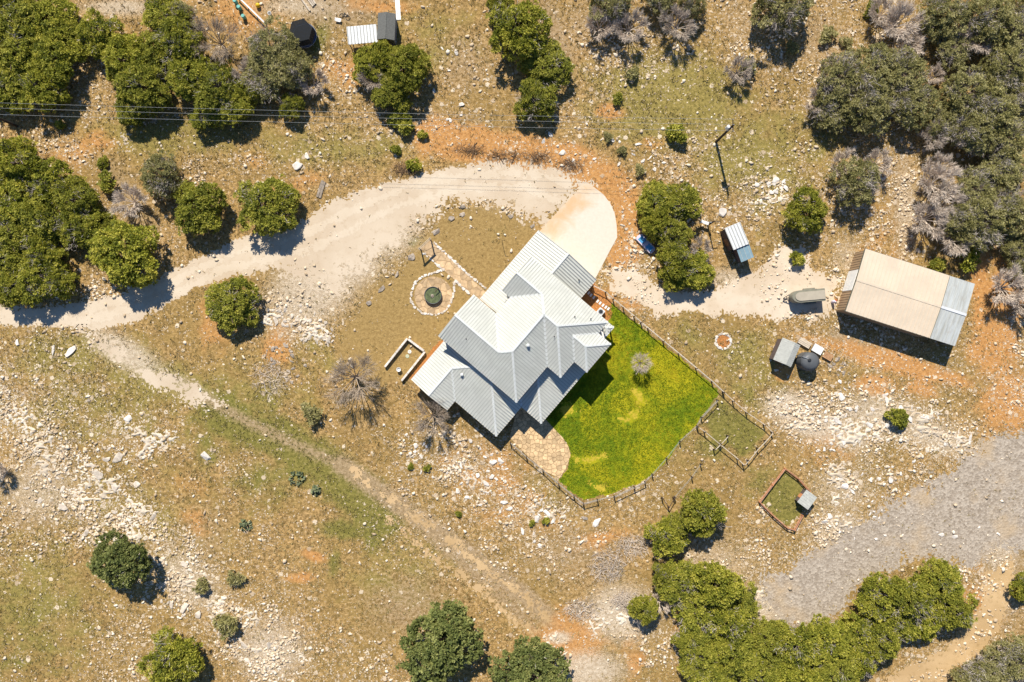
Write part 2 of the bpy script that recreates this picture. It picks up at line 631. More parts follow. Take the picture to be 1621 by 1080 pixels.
# ------------------------------------------------------------------ layout polygons (photograph pixels on the ground)
ROAD = WP([(-60, 490), (0, 484), (60, 489), (130, 478), (200, 462), (262, 436), (330, 400), (400, 372), (470, 352), (530, 318),
           (600, 292), (650, 280), (720, 264), (790, 256), (850, 258), (900, 272), (935, 292), (905, 318), (858, 362), (838, 352),
           (815, 332), (780, 320), (735, 318), (690, 330), (655, 352), (625, 385), (590, 405), (560, 440), (535, 470), (500, 440), (470, 432), (420, 428),
           (370, 436), (300, 462), (250, 490), (210, 508), (160, 522), (110, 520), (60, 514), (0, 513), (-60, 515)])
SPUR = WP([(120, 515), (160, 540), (215, 575), (270, 600), (330, 625), (350, 640), (300, 632), (240, 605), (180, 570), (140, 545)])
YARD_GRAVEL = WP([(955, 428), (985, 418), (1005, 425), (1040, 452), (1085, 462), (1140, 450), (1200, 432), (1240, 385), (1275, 392),
                  (1285, 425), (1335, 440), (1322, 492), (1290, 500), (1230, 505), (1150, 500), (1080, 490), (1040, 500), (1010, 478), (975, 458)])
GREY = WP([(1218, 915), (1270, 880), (1330, 848), (1400, 800), (1450, 770), (1500, 745), (1540, 712), (1590, 690), (1680, 660), (1680, 870),
           (1600, 872), (1560, 880), (1545, 902), (1500, 895), (1450, 880), (1400, 905), (1365, 925), (1345, 968), (1290, 985), (1230, 985), (1212, 950)])
TRACK2 = WP([(1370, 1120), (1395, 1085), (1440, 1055), (1490, 1035), (1530, 1000), (1555, 950), (1560, 905), (1600, 880), (1610, 930), (1590, 985), (1555, 1030), (1510, 1060), (1490, 1120)])
LAWN = WP([(951, 488), (968, 482), (990, 498), (1020, 522), (1052, 547), (1080, 570), (1108, 594), (1133, 616), (1136, 624), (1116, 655), (1085, 690),
           (1060, 722), (1035, 750), (1005, 768), (970, 780), (925, 792), (908, 780), (884, 760), (898, 742), (903, 720), (898, 702), (884, 690), (862, 660), (905, 610),
           (925, 560), (930, 500)])
PATIO = WP([(806, 692), (822, 640), (850, 650), (872, 678), (890, 692), (900, 708), (903, 722), (897, 740), (886, 757), (862, 746), (834, 721)])
APRON = WP([(846, 376), (858, 362), (922, 294), (930, 292), (941, 297), (955, 308), (966, 322), (973, 338), (976, 356), (977, 376), (966, 396), (943, 440), (930, 448), (890, 410)])
YARD = WP([(545, 520), (580, 478), (625, 430), (660, 380), (695, 345), (735, 325), (790, 326), (830, 348), (858, 368), (830, 400), (760, 475), (700, 535), (655, 600), (600, 612), (560, 590), (525, 560)])
HOUSE_FOOT = WP([(855, 375), (935, 446), (965, 505), (958, 555), (925, 600), (858, 665), (826, 640), (785, 682), (722, 632), (708, 645), (660, 600), (700, 535), (762, 473)])
MULCH = WP([(905, 455), (935, 440), (968, 476), (968, 500), (958, 515), (940, 515)])
MULCH2 = WP([(655, 600), (647, 598), (695, 540), (705, 540)])
PEN = WP([(1241, 741), (1202, 794), (1246, 834), (1270, 812), (1280, 775)])
GARDEN = WP([(1141, 625), (1217, 684), (1175, 732), (1108, 674)])
WALK = WP([(665, 393), (680, 380), (772, 465), (757, 478)])
CIRC_C = W(686, 468)
SLABS = [PATIO, APRON, WALK]


def circle(c, r, n=28):
    return [(c[0] + r * math.cos(2 * math.pi * i / n), c[1] + r * math.sin(2 * math.pi * i / n)) for i in range(n)]


CIRC = circle(CIRC_C, 3.0)


def blob(x, y, items):
    """items: (px, py, rx, ry, rot_deg, weight) soft ellipses in photograph pixels"""
    o = np.zeros(x.shape)
    for px, py, rx, ry, rot, w in items:
        cx, cy = W(px, py)
        a = R(-rot)
        dx, dy = x - cx, y - cy
        u = (dx * math.cos(a) + dy * math.sin(a)) / (rx * PX)
        v = (-dx * math.sin(a) + dy * math.cos(a)) / (ry * PX)
        o = np.maximum(o, w * np.exp(-(u * u + v * v) * 0.9))
    return o


def ln(x, y, pts, rad, w=1.0):
    d = seg_d(x, y, WP(pts)) / (rad * PX)
    return w * np.exp(-d * d * 0.9)


def fields(x, y):
    """what the soil is made of at a place (0..1 each)"""
    f = {}
    mx = np.maximum
    f['green'] = mx(ln(x, y, [(345, 655), (430, 690), (500, 730), (560, 775), (600, 830)], 40, 0.85),
                    blob(x, y, [(545, 838, 45, 16, 10, 0.9), (530, 895, 12, 20, 0, 0.8), (505, 60, 16, 40, 10, 0.7), (520, 27, 10, 10, 0, 0.7), (1185, 640, 30, 25, 0, 0.3),
                                (1150, 672, 34, 34, 35, 0.95), (1175, 700, 26, 24, 0, 0.7), (1125, 715, 35, 25, 0, 0.6), (790, 368, 22, 10, -20, 0.7), (660, 385, 14, 10, 0, 0.7), (1205, 760, 40, 30, 0, 0.5),
                                (330, 700, 40, 60, 30, 0.45), (30, 1010, 120, 90, 0, 0.35), (260, 690, 60, 50, 0, 0.25), (420, 760, 60, 50, 0, 0.55), (470, 740, 50, 30, 30, 0.6), (590, 850, 40, 25, 0, 0.4)]))
    f['green'] = mx(f['green'], sm(-0.3, 0.5, poly_sd(x, y, PEN)) * 1.0)
    f['green'] = mx(f['green'], sm(-0.5, 1.5, poly_sd(x, y, GARDEN)) * 0.85)
    f['olive'] = mx(blob(x, y, [(1060, 160, 130, 75, 0, 0.95), (250, 215, 160, 35, 0, 0.75), (520, 235, 170, 35, 0, 0.6), (690, 60, 80, 60, 0, 0.45), (1180, 250, 90, 60, 0, 0.8),
                                (1230, 260, 60, 120, 0, 0.6), (1200, 600, 70, 70, 0, 0.5), (1180, 560, 60, 40, 0, 0.7), (1090, 530, 60, 30, 40, 0.5), (250, 600, 170, 40, 15, 0.7), (120, 560, 120, 40, 0, 0.7),
                                (150, 640, 160, 60, 0, 0.55), (60, 950, 110, 110, 0, 0.6), (220, 820, 160, 120, 0, 0.4), (640, 900, 110, 90, 0, 0.45), (500, 560, 60, 40, 0, 0.45), (860, 780, 60, 30, 30, 0.6),
                                (1060, 690, 60, 60, 0, 0.5), (1300, 230, 60, 60, 0, 0.5), (410, 620, 110, 60, 20, 0.5)]), np.zeros(x.shape))
    f['red'] = mx(ln(x, y, [(680, 215), (770, 234), (850, 244), (920, 264), (972, 295), (990, 345), (988, 400)], 28, 1.0),
                  blob(x, y, [(885, 268, 50, 14, 8, 0.95), (950, 275, 40, 18, 30, 0.95), (545, 115, 40, 30, 0, 0.55), (965, 175, 22, 14, 10, 0.8), (1030, 230, 30, 14, 0, 0.35), (1575, 520, 38, 90, 0, 0.95), (1550, 440, 24, 50, 0, 0.6),
                              (1600, 640, 50, 50, 0, 0.85), (1420, 575, 120, 18, 17, 0.85), (1310, 545, 60, 10, 20, 0.5), (1240, 590, 14, 14, 0, 0.8), (1300, 462, 8, 18, 30, 1.0), (1385, 610, 30, 16, 10, 0.9), (1450, 615, 40, 18, 0, 0.6),
                              (310, 825, 30, 22, 40, 0.5), (300, 770, 40, 24, 20, 0.3), (870, 372, 20, 50, 45, 0.45), (980, 400, 12, 60, 0, 0.7), (960, 470, 20, 16, 30, 0.6), (1000, 480, 26, 16, 20, 0.5),
                              (900, 1025, 55, 55, 0, 0.8), (860, 1050, 40, 40, 0, 0.6), (1090, 1000, 26, 60, 0, 0.6), (1005, 1040, 20, 40, 0, 0.5), (950, 855, 40, 14, -15, 0.7), (470, 290, 60, 20, -15, 0.4),
                              (380, 20, 60, 40, 0, 0.5), (600, 10, 60, 14, 0, 0.55), (640, 300, 60, 12, -25, 0.4), (1540, 960, 40, 60, 0, 0.5), (440, 545, 26, 40, 0, 0.55), (340, 520, 30, 60, 0, 0.4), (800, 770, 120, 70, 30, 0.35), (130, 230, 80, 40, 0, 0.4),
                              (400, 250, 40, 30, 0, 0.3), (497, 880, 22, 7, 20, 0.8), (475, 915, 22, 9, 0, 0.8), (1400, 380, 60, 80, 10, 0.25), (1310, 700, 60, 50, 0, 0.35), (1590, 480, 30, 80, 0, 0.8)]))
    f['pale'] = mx(blob(x, y, [(500, 450, 90, 60, -35, 0.75), (620, 370, 60, 40, -35, 0.7), (560, 420, 60, 40, -30, 0.7), (200, 560, 70, 24, 30, 0.75), (290, 610, 60, 16, 30, 0.45), (820, 300, 90, 30, 0, 0.6), (1060, 470, 60, 16, 0, 0.5),
                               (1245, 640, 36, 22, 0, 0.85), (1275, 665, 60, 26, 25, 0.85), (1400, 660, 90, 34, 10, 0.6), (1340, 690, 60, 30, 20, 0.5), (1330, 780, 60, 50, 0, 0.4), (1480, 690, 70, 26, 20, 0.6), (1210, 960, 40, 40, 0, 0.7), (1580, 850, 40, 50, 0, 0.55), (190, 12, 70, 16, 0, 0.6), (470, 10, 80, 18, 0, 0.5),
                               (60, 780, 70, 60, 0, 0.45), (300, 920, 70, 40, 40, 0.5), (430, 1030, 60, 50, 0, 0.6), (985, 970, 55, 45, 0, 0.85), (930, 1060, 60, 30, 0, 0.8), (885, 1010, 20, 10, 0, 0.9), (1340, 410, 30, 40, 0, 0.4), (1150, 440, 80, 20, 0, 0.5),
                               (1470, 300, 40, 60, 0, 0.25), (1435, 330, 20, 90, 0, 0.4), (1570, 150, 20, 40, 0, 0.4), (1330, 840, 50, 40, 0, 0.5), (1130, 900, 80, 60, 0, 0.4)]), np.zeros(x.shape))
    f['bare'] = mx(ln(x, y, [(540, 735), (640, 806), (740, 875), (840, 952), (880, 990)], 15, 1.0), blob(x, y, [(870, 600, 10, 10, 0, 0)]))
    f['bare'] = mx(f['bare'], ln(x, y, [(320, 628), (400, 672), (470, 705), (545, 738)], 11, 0.6))
    f['bare'] = mx(f['bare'], ln(x, y, [(600, 770), (700, 865), (800, 950), (850, 1000)], 12, 0.6))
    f['bare'] = mx(f['bare'], ln(x, y, [(1320, 530), (1420, 572), (1500, 595)], 10, 0.7))
    f['bare'] = mx(f['bare'], blob(x, y, [(880, 60, 26, 80, -20, 0.6), (740, 100, 60, 60, 0, 0.4), (920, 40, 30, 60, 0, 0.4), (1180, 30, 50, 60, 0, 0.35), (1300, 60, 50, 50, 0, 0.45), (540, 20, 90, 30, 0, 0.6), (650, 960, 90, 60, 0, 0.5),
                                         (900, 880, 90, 60, 0, 0.4), (320, 850, 60, 60, 0, 0.35), (1100, 860, 60, 120, 0, 0.35), (1430, 330, 26, 100, 0, 0.5), (1590, 900, 50, 120, 0, 0.6), (210, 330, 30, 120, -30, 0.5), (800, 740, 150, 80, 30, 0.25)]))
    y_in = sm(-0.8, 1.6, poly_sd(x, y, YARD))
    f['yard'] = y_in
    rk = 0.18 + 0.42 * sm(0.46, 0.66, fbm(x * 0.07, y * 0.07, 5)) - 0.05
    hi = mx(ln(x, y, [(-20, 620), (70, 720), (140, 800), (200, 830), (330, 950), (440, 1050)], 60, 1.0),
            blob(x, y, [(1290, 660, 90, 50, 10, 1.0), (1400, 660, 110, 60, 0, 0.95), (1360, 760, 70, 60, 0, 0.95), (1480, 700, 80, 40, 0, 1.0), (1320, 850, 60, 60, 0, 1.0), (1250, 900, 40, 50, 0, 0.8), (720, 730, 90, 60, 30, 0.95), (820, 800, 120, 60, 20, 0.8),
                        (470, 510, 60, 40, 30, 1.0), (1000, 70, 150, 90, 0, 0.6), (1200, 60, 90, 90, 0, 0.65), (1290, 130, 40, 100, 0, 0.7), (1215, 300, 60, 30, 0, 0.8), (1180, 330, 60, 40, 0, 0.7), (640, 190, 120, 60, 0, 0.5), (200, 690, 80, 50, 0, 0.9),
                        (1430, 320, 40, 120, 0, 0.8), (1440, 460, 100, 100, 0, 0.3), (880, 860, 100, 60, 0, 0.6), (1130, 890, 60, 60, 0, 0.6), (100, 640, 100, 90, 0, 0.7), (90, 240, 80, 40, 0, 0.55), (1560, 890, 60, 60, 0, 0.9), (430, 1000, 80, 80, 0, 0.9),
                        (740, 100, 70, 60, 0, 0.5), (1010, 430, 30, 90, 0, 0.8), (1010, 770, 60, 50, 0, 0.7), (120, 60, 60, 60, 0, .5)]))
    rk = mx(rk, hi)
    rk = rk * (1 - 0.75 * f['green']) * (1 - 0.97 * y_in) * (1 - 0.55 * f['olive'] * (hi < 0.4)) * (1 - 0.75 * f['bare'] * (hi < 0.5))
    rk = rk * (1 - 0.5 * blob(x, y, [(650, 960, 150, 90, 0, 1), (700, 60, 90, 70, 0, 1), (1555, 520, 40, 80, 0, 1)]))
    rk = np.where((poly_sd(x, y, PEN) > 0) | (poly_sd(x, y, GARDEN) > 0), rk * .35, rk)
    f['rock'] = np.clip(rk, 0, 1)
    return f


def axis(lo, hi, step, far):
    a = list(np.arange(lo, hi + 1e-6, step))
    s, l, h = step, lo, hi
    while h < far:
        s *= 1.5
        h += s
        a.append(h)
    s = step
    while l > -far:
        s *= 1.5
        l -= s
        a.insert(0, l)
    return np.array(a)


gx, gy = axis(-92, 92, 0.55, 2500), axis(-64, 64, 0.55, 2500)
GX, GY = np.meshgrid(gx, gy)
X, Y = GX.ravel(), GY.ravel()
fl = fields(X, Y)
nx, ny = len(gx), len(gy)
ii = (np.arange(ny - 1)[:, None] * nx + np.arange(nx - 1)[None, :]).ravel()
ground = np_obj('ground', np.stack([X, Y, np.zeros_like(X)], 1), np.stack([ii, ii + 1, ii + nx + 1, ii + nx], 1), M['ground'], fl)
tag(ground, 'dry stony hill country ground with brown grass and pale limestone', kind='structure')


def sheet(name, cond, bbox, z, mat, label, cell=0.16, attrs=None):
    """a thin ragged-edged layer made of the small cells where cond(x, y) holds"""
    x0, x1, y0, y1 = bbox
    xs, ys = np.arange(x0, x1, cell), np.arange(y0, y1, cell)
    cx, cy = np.meshgrid(xs + cell / 2, ys + cell / 2)
    m = cond(cx, cy)
    iy, ix = np.nonzero(m)
    nxx = len(xs) + 1
    q = np.stack([iy * nxx + ix, iy * nxx + ix + 1, (iy + 1) * nxx + ix + 1, (iy + 1) * nxx + ix], 1)
    u, inv = np.unique(q, return_inverse=True)
    vx, vy = x0 + (u % nxx) * cell, y0 + (u // nxx) * cell
    v = np.stack([vx, vy, np.full(len(u), z)], 1)
    o = np_obj(name, v, inv.reshape(q.shape), mat, attrs(vx, vy) if attrs else None)
    return tag(o, label, kind='structure')


def bb(pts, pad=3):
    xs, ys = [p[0] for p in pts], [p[1] for p in pts]
    return (min(xs) - pad, max(xs) + pad, min(ys) - pad, max(ys) + pad)


def ragged(pts, soft, seed, fine=0.6):
    def f(x, y):
        sd = poly_sd(x, y, pts)
        n = (fbm(x * 0.5, y * 0.5, seed, 3) - 0.5) * 2.2 * soft
        h = (vnoise(x * 3.0, y * 3.0, seed + 3) - 0.5) * 2 * soft * fine + (vnoise(x * 6.5, y * 6.5, seed + 9) - 0.5) * 1.4 * soft * fine
        return sd + n + h > 0
    return f


def road_cond(x, y):
    sd = poly_sd(x, y, ROAD)
    # edges feather wide on the flared gravel below the bend, tight elsewhere
    wide = blob(x, y, [(540, 430, 90, 70, -35, 1.0), (680, 340, 60, 30, -30, 0.8), (840, 310, 80, 50, 0, 0.9), (900, 300, 60, 40, 30, 0.9)])
    soft = 0.6 + 3.0 * wide
    n = (fbm(x * 0.5, y * 0.5, 11, 3) - 0.5) * 1.6 * soft
    h = (vnoise(x * 2.6, y * 2.6, 14) - 0.5) * 1.3 * soft + (vnoise(x * 5.5, y * 5.5, 19) - 0.5) * 1.0 * soft
    return (sd + n + h > 0) & (poly_sd(x, y, APRON) < 0.1)


sheet('driveway', road_cond, bb(ROAD), 0.004, M['caliche'], 'pale caliche driveway curving past the house')
sheet('driveway_spur', ragged(SPUR, 2.2, 23), bb(SPUR), 0.004, M['caliche'], 'patchy pale caliche spur leading off the driveway')
sheet('gravel_yard', ragged(YARD_GRAVEL, 1.1, 31), bb(YARD_GRAVEL), 0.004, M['yardgravel'], 'pale gravel yard between the house and the barn')
sheet('gravel_field', ragged(GREY, 2.0, 41), bb(GREY), 0.004, M['gravel'], 'broad patch of grey gravel below the rocky slope')
sheet('dirt_track', ragged(TRACK2, 0.9, 51), bb(TRACK2), 0.008, M['track'], 'tan dirt track leaving the gravel patch')


def lawn_cond(x, y):
    return (poly_sd(x, y, LAWN) + (fbm(x * 0.8, y * 0.8, 61, 3) - 0.5) * 0.9 > 0) & (poly_sd(x, y, PATIO) < 0)


sheet('lawn', lawn_cond, bb(LAWN), 0.008, M['lawn'], 'bright green fenced lawn beside the house')
sheet('mulch_bed', lambda x, y: (poly_sd(x, y, MULCH) + (fbm(x, y, 71) - 0.5) * 0.7 > 0), bb(MULCH), 0.012, M['mulch'], 'orange mulch bed in the corner by the garage')
sheet('mulch_strip', lambda x, y: (poly_sd(x, y, MULCH2) + (fbm(x, y, 75) - 0.5) * 0.5 > 0), bb(MULCH2), 0.006, M['mulch'], 'narrow orange mulch strip along the house wall')


def lines_cond(lines, half, soft, seed, keep=0.0):
    lw = [WP(l) for l in lines]

    def f(x, y):
        d = np.min([seg_d(x, y, l) for l in lw], 0)
        n = (fbm(x * 0.6, y * 0.6, seed, 3) - 0.5) * 1.6 * soft + (vnoise(x * 2.8, y * 2.8, seed + 5) - .5) * soft * .9 + (vnoise(x * 6, y * 6, seed + 6) - .5) * soft * .6
        return (half - d + n > 0) & (fbm(x * .12, y * .12, seed + 8, 2) > keep)
    return f


RUTS = [[(555, 745), (580, 762), (640, 806), (700, 848), (770, 900), (835, 950), (880, 990)], [(600, 815), (660, 862), (730, 912), (800, 968), (850, 1010)]]
sheet('wheel_track', lines_cond(RUTS, 0.30, 1.7, 91, 0.2), bb(WP(RUTS[0] + RUTS[1])), 0.006, M['track'], 'two tan wheel ruts crossing the dry slope below the house')
DR = [[(-50, 494), (60, 497), (140, 488), (215, 470), (275, 445), (345, 410), (420, 388), (490, 368), (560, 332), (640, 298), (740, 276), (840, 274), (900, 292)],
      [(-50, 508), (60, 508), (150, 505), (230, 484), (290, 460), (355, 426), (430, 408), (505, 388), (575, 352), (650, 318), (745, 296), (830, 296), (880, 316)]]
sheet('wheel_ruts', lines_cond(DR, 0.55, 0.8, 95), bb(WP(DR[0])), 0.009, M['rut'], 'paler packed wheel ruts along the caliche driveway')

# limestone shelves breaking through the soil: low humps that rise from the ground at their edges
SHELF = [(WP([(-20, 620), (60, 690), (130, 760), (200, 800), (330, 950), (440, 1050)]), 7.0, 0.50), (WP([(150, 680), (215, 700), (260, 690)]), 4.5, 0.50), (WP([(1225, 640), (1300, 670), (1400, 690), (1490, 690)]), 5.5, 0.49), (WP([(1400, 640), (1460, 660), (1520, 700)]), 4.0, 0.5),
         (WP([(1330, 740), (1330, 860), (1290, 900)]), 4.5, 0.51), (WP([(660, 715), (740, 745), (820, 790), (900, 820)]), 4.5, 0.54), (WP([(430, 500), (520, 530)]), 3.0, 0.5), (WP([(940, 1000), (1000, 960)]), 3.5, 0.5), (WP([(1200, 930), (1230, 990)]), 3.0, 0.52),
         (WP([(1200, 300), (1240, 310), (1150, 335)]), 2.5, 0.52), (WP([(1570, 850), (1600, 890)]), 3.0, 0.5), (WP([(100, 230), (200, 235), (180, 10)]), 3.0, 0.56), (WP([(870, 1010), (900, 1060)]), 3.0, 0.54)]


def shelf_val(x, y):
    n = 0.40 * fbm(x * 0.36 + y * 0.12, y * 0.55 - x * 0.1, 501, 3) + 0.60 * (1 - np.abs(2 * fbm(x * 1.0 + y * .25, y * 1.35, 520, 3) - 1) ** .8 * 1.9) * .62
    v = np.full(x.shape, -1.0)
    for pts, rad, th in SHELF:
        v = np.maximum(v, n - th - 0.005 - 0.26 * np.clip(seg_d(x, y, pts) / rad - .25, 0, 9))
    for p in (ROAD, GREY, LAWN, PEN):
        v = np.where(poly_sd(x, y, p) > -.5, -1, v)
    return v


cell = 0.16
xs, ys = np.arange(-84, 84, cell), np.arange(-57, 57, cell)
CX, CY = np.meshgrid(xs, ys)
SV = shelf_val(CX, CY)
on = SV > 0
q = on[:-1, :-1] | on[1:, :-1] | on[:-1, 1:] | on[1:, 1:]
iy, ix = np.nonzero(q)
nxx = len(xs)
fq = np.stack([iy * nxx + ix, iy * nxx + ix + 1, (iy + 1) * nxx + ix + 1, (iy + 1) * nxx + ix], 1)
u, inv = np.unique(fq, return_inverse=True)
zz = np.clip(SV.ravel()[u], -0.04, 0.06)
zz = np.where(zz > 0, 0.05 + zz * 2.6 + (vnoise(CX.ravel()[u] * 3, CY.ravel()[u] * 3, 7) - .5) * .06, -0.03)
tag(np_obj('limestone_shelf', np.stack([CX.ravel()[u], CY.ravel()[u], zz], 1), inv.reshape(fq.shape), M['shelf']), 'pale limestone shelves breaking through the stony slope', kind='structure')

# yellow worn patches in the lawn
M['worn'] = pmat('straw_coloured_turf', (0.44, 0.335, 0.03), 0.95, 0.2, 3, 0.5)
WORN = [[(975, 655), (990, 662), (1000, 650), (1010, 645), (1012, 660), (998, 672), (980, 668)], [(905, 720), (925, 724), (955, 720), (960, 727), (935, 734), (912, 732)],
        [(935, 765), (955, 770), (960, 778), (940, 776)], [(1000, 618), (1015, 612), (1022, 640), (1010, 636)], [(890, 640), (905, 636), (915, 655), (890, 662)]]
worn_w = [WP(p) for p in WORN]
sheet('worn_turf', lambda x, y: np.max([poly_sd(x, y, p) for p in worn_w], 0) - .1 + (fbm(x * 1.0, y * 1.0, 81) - 0.5) * 2.2 + (vnoise(x * 5, y * 5, 5) - .5) * 1.5 > 0.15, bb(LAWN, 0), 0.012, M['worn'], 'straw yellow worn patches in the green lawn')

# concrete apron, real slab
mb = MB().prism(APRON, -0.05, 0.05)
apron = mb.build('concrete_apron', M['concrete'])
at = apron.data.attributes.new('stain', 'FLOAT', 'POINT')
at.data.foreach_set('value', [1.0 if (v.co.x < W(905, 0)[0]) else 0.0 for v in apron.data.vertices])
bm = bmesh.new()
bm.from_mesh(apron.data)
bmesh.ops.triangulate(bm, faces=[f for f in bm.faces if len(f.verts) > 4])
for _ in range(3):
    bmesh.ops.subdivide_edges(bm, edges=bm.edges[:], cuts=1, use_grid_fill=True)
lay = bm.verts.layers.float['stain']
for v in bm.verts:
    d = seg_d(np.array([v.co.x]), np.array([v.co.y]), WP([(850, 372), (900, 330), (925, 300)]))[0]
    v[lay] = max(0.0, 1 - d / 4.5)
bm.to_mesh(apron.data)
bm.free()
tag(apron, 'rust stained concrete apron with rounded end before the garage', kind='structure')


# ------------------------------------------------------------------ flagstones (each its own piece)
def clip_half(poly, nx_, ny_, d):
    out = []
    k = len(poly)
    for i in range(k):
        p, q = poly[i], poly[(i + 1) % k]
        a, b = p[0] * nx_ + p[1] * ny_ - d, q[0] * nx_ + q[1] * ny_ - d
        if a <= 0:
            out.append(p)
        if a * b < 0:
            s = a / (a - b)
            out.append((p[0] + (q[0] - p[0]) * s, p[1] + (q[1] - p[1]) * s))
    return out


def cells(region, size, seed, gap=0.03):
    """irregular stones filling a convex region"""
    r = random.Random(seed)
    x0, x1, y0, y1 = bb(region, 0)
    pts = {}
    for i in range(-1, int((x1 - x0) / size) + 2):
        for j in range(-1, int((y1 - y0) / size) + 2):
            pts[(i, j)] = (x0 + (i + 0.5 + r.uniform(-.42, .42)) * size, y0 + (j + 0.5 + r.uniform(-.42, .42)) * size)
    area = sum(region[i][0] * region[(i + 1) % len(region)][1] - region[(i + 1) % len(region)][0] * region[i][1] for i in range(len(region)))
    reg = region if area > 0 else region[::-1]
    res = []
    for (i, j), p in pts.items():
        poly = [(p[0] - 2 * size, p[1] - 2 * size), (p[0] + 2 * size, p[1] - 2 * size), (p[0] + 2 * size, p[1] + 2 * size), (p[0] - 2 * size, p[1] + 2 * size)]
        for di in (-2, -1, 0, 1, 2):
            for dj in (-2, -1, 0, 1, 2):
                q = pts.get((i + di, j + dj))
                if q is None or (di == 0 and dj == 0):
                    continue
                nx_, ny_ = q[0] - p[0], q[1] - p[1]
                l = math.hypot(nx_, ny_)
                nx_, ny_ = nx_ / l, ny_ / l
                poly = clip_half(poly, nx_, ny_, nx_ * (p[0] + q[0]) / 2 + ny_ * (p[1] + q[1]) / 2 - gap)
                if len(poly) < 3:
                    break
        for k in range(len(reg)):
            if len(poly) < 3:
                break
            a, b = reg[k], reg[(k + 1) % len(reg)]
            nx_, ny_ = b[1] - a[1], a[0] - b[0]
            l = math.hypot(nx_, ny_)
            poly = clip_half(poly, nx_ / l, ny_ / l, (nx_ * a[0] + ny_ * a[1]) / l)
        if len(poly) >= 3:
            ar = abs(sum(poly[m][0] * poly[(m + 1) % len(poly)][1] - poly[(m + 1) % len(poly)][0] * poly[m][1] for m in range(len(poly)))) / 2
            if ar > 0.05 * size * size:
                res.append(poly)
    return res


def paving(name, label, region, size, seed, mat, base_mat, z=0.02):
    base = MB().prism(region, -0.03, z).build(name, base_mat)
    tag(base, label, kind='structure')
    r = random.Random(seed)
    for poly in cells(region, size, seed):
        MB().prism(poly, z - 0.01, z + 0.03 + r.uniform(0, 0.03)).build('flagstone', mat, base)
    return base


def hull(pts):
    pts = sorted(set(pts))
    def half(ps):
        o = []
        for p in ps:
            while len(o) > 1 and (o[-1][0] - o[-2][0]) * (p[1] - o[-2][1]) - (o[-1][1] - o[-2][1]) * (p[0] - o[-2][0]) <= 0:
                o.pop()
            o.append(p)
        return o[:-1]
    return half(pts) + half(pts[::-1])


paving('patio', 'tan flagstone patio with curved edge behind the house', hull(PATIO), 0.68, 3, M['flag_tan'], M['mortar'])
paving('walkway', 'ochre flagstone walkway from arbor to front porch', hull(WALK), 1.05, 5, M['flag'], M['path_dirt'])
paving('fountain_terrace', 'round ochre flagstone terrace around the stock tank', hull(CIRC), 1.0, 6, M['flag'], M['path_dirt'], z=0.026)

# ------------------------------------------------------------------ the house
HANG = -math.atan2(0.649, 0.761)
house = thing('house', 'large stone house with pale standing seam metal roof and many hips', 'house', (0, 0, 0), HANG)
K, KL = 0.42, 0.33      # pitch of the upper and the lower roofs
ZU, ZL = 5.65, 2.75


def clip_line(poly, ax, val):
    """sorted crossings of the line coord[ax]=val with a plan polygon, other coordinate"""
    o = 1 - ax
    r = []
    n = len(poly)
    for i in range(n):
        a, b = poly[i], poly[(i + 1) % n]
        if (a[ax] > val) != (b[ax] > val):
            t = (val - a[ax]) / (b[ax] - a[ax])
            r.append(a[o] + (b[o] - a[o]) * t)
    return sorted(r)


def roof_slope(parent, poly, zf, run_axis, mat, seam=0.44, rib=(0.10, 0.09), thick=0.1, name='roof_slope', phase=0.0, seam_mat=None):
    """one roof plane (plan polygon, height function) with raised seams running along run_axis"""
    mb = MB()
    zz = [zf(*p) for p in poly]
    mb.prism(poly, [z - thick for z in zz], zz)
    slope = mb.build(name, mat, parent)
    mb = MB()
    ax = 1 - run_axis
    lo, hi = min(p[ax] for p in poly), max(p[ax] for p in poly)
    v = math.floor(lo / seam) * seam + seam * 0.5 + phase
    while v < hi:
        if v > lo + 0.04:
            cr = clip_line(poly, ax, v)
            for a, b in zip(cr[0::2], cr[1::2]):
                if b - a > 0.15:
                    e = 0.03
                    p = [0, 0, 0]
                    q = [0, 0, 0]
                    p[ax] = q[ax] = v
                    p[run_axis], q[run_axis] = a + e, b - e
                    p[2] = zf(p[0], p[1]) + rib[1] / 2 - 0.004
                    q[2] = zf(q[0], q[1]) + rib[1] / 2 - 0.004
                    mb.beam(p, q, *rib)
        v += seam
    if mb.v:
        # seams are far too narrow to pick apart in the picture: joined per slope
        mb.build('seams', seam_mat or M['seam'], slope)['kind'] = 'stuff'
    return slope


def pl(ax, sgn, c, z0):
    """plane rising from an eave line: z = z0 + K*sgn*(coord[ax]-c)"""
    k = K if z0 == ZU else KL
    return lambda x, y: z0 + k * sgn * ((x, y)[ax] - c)


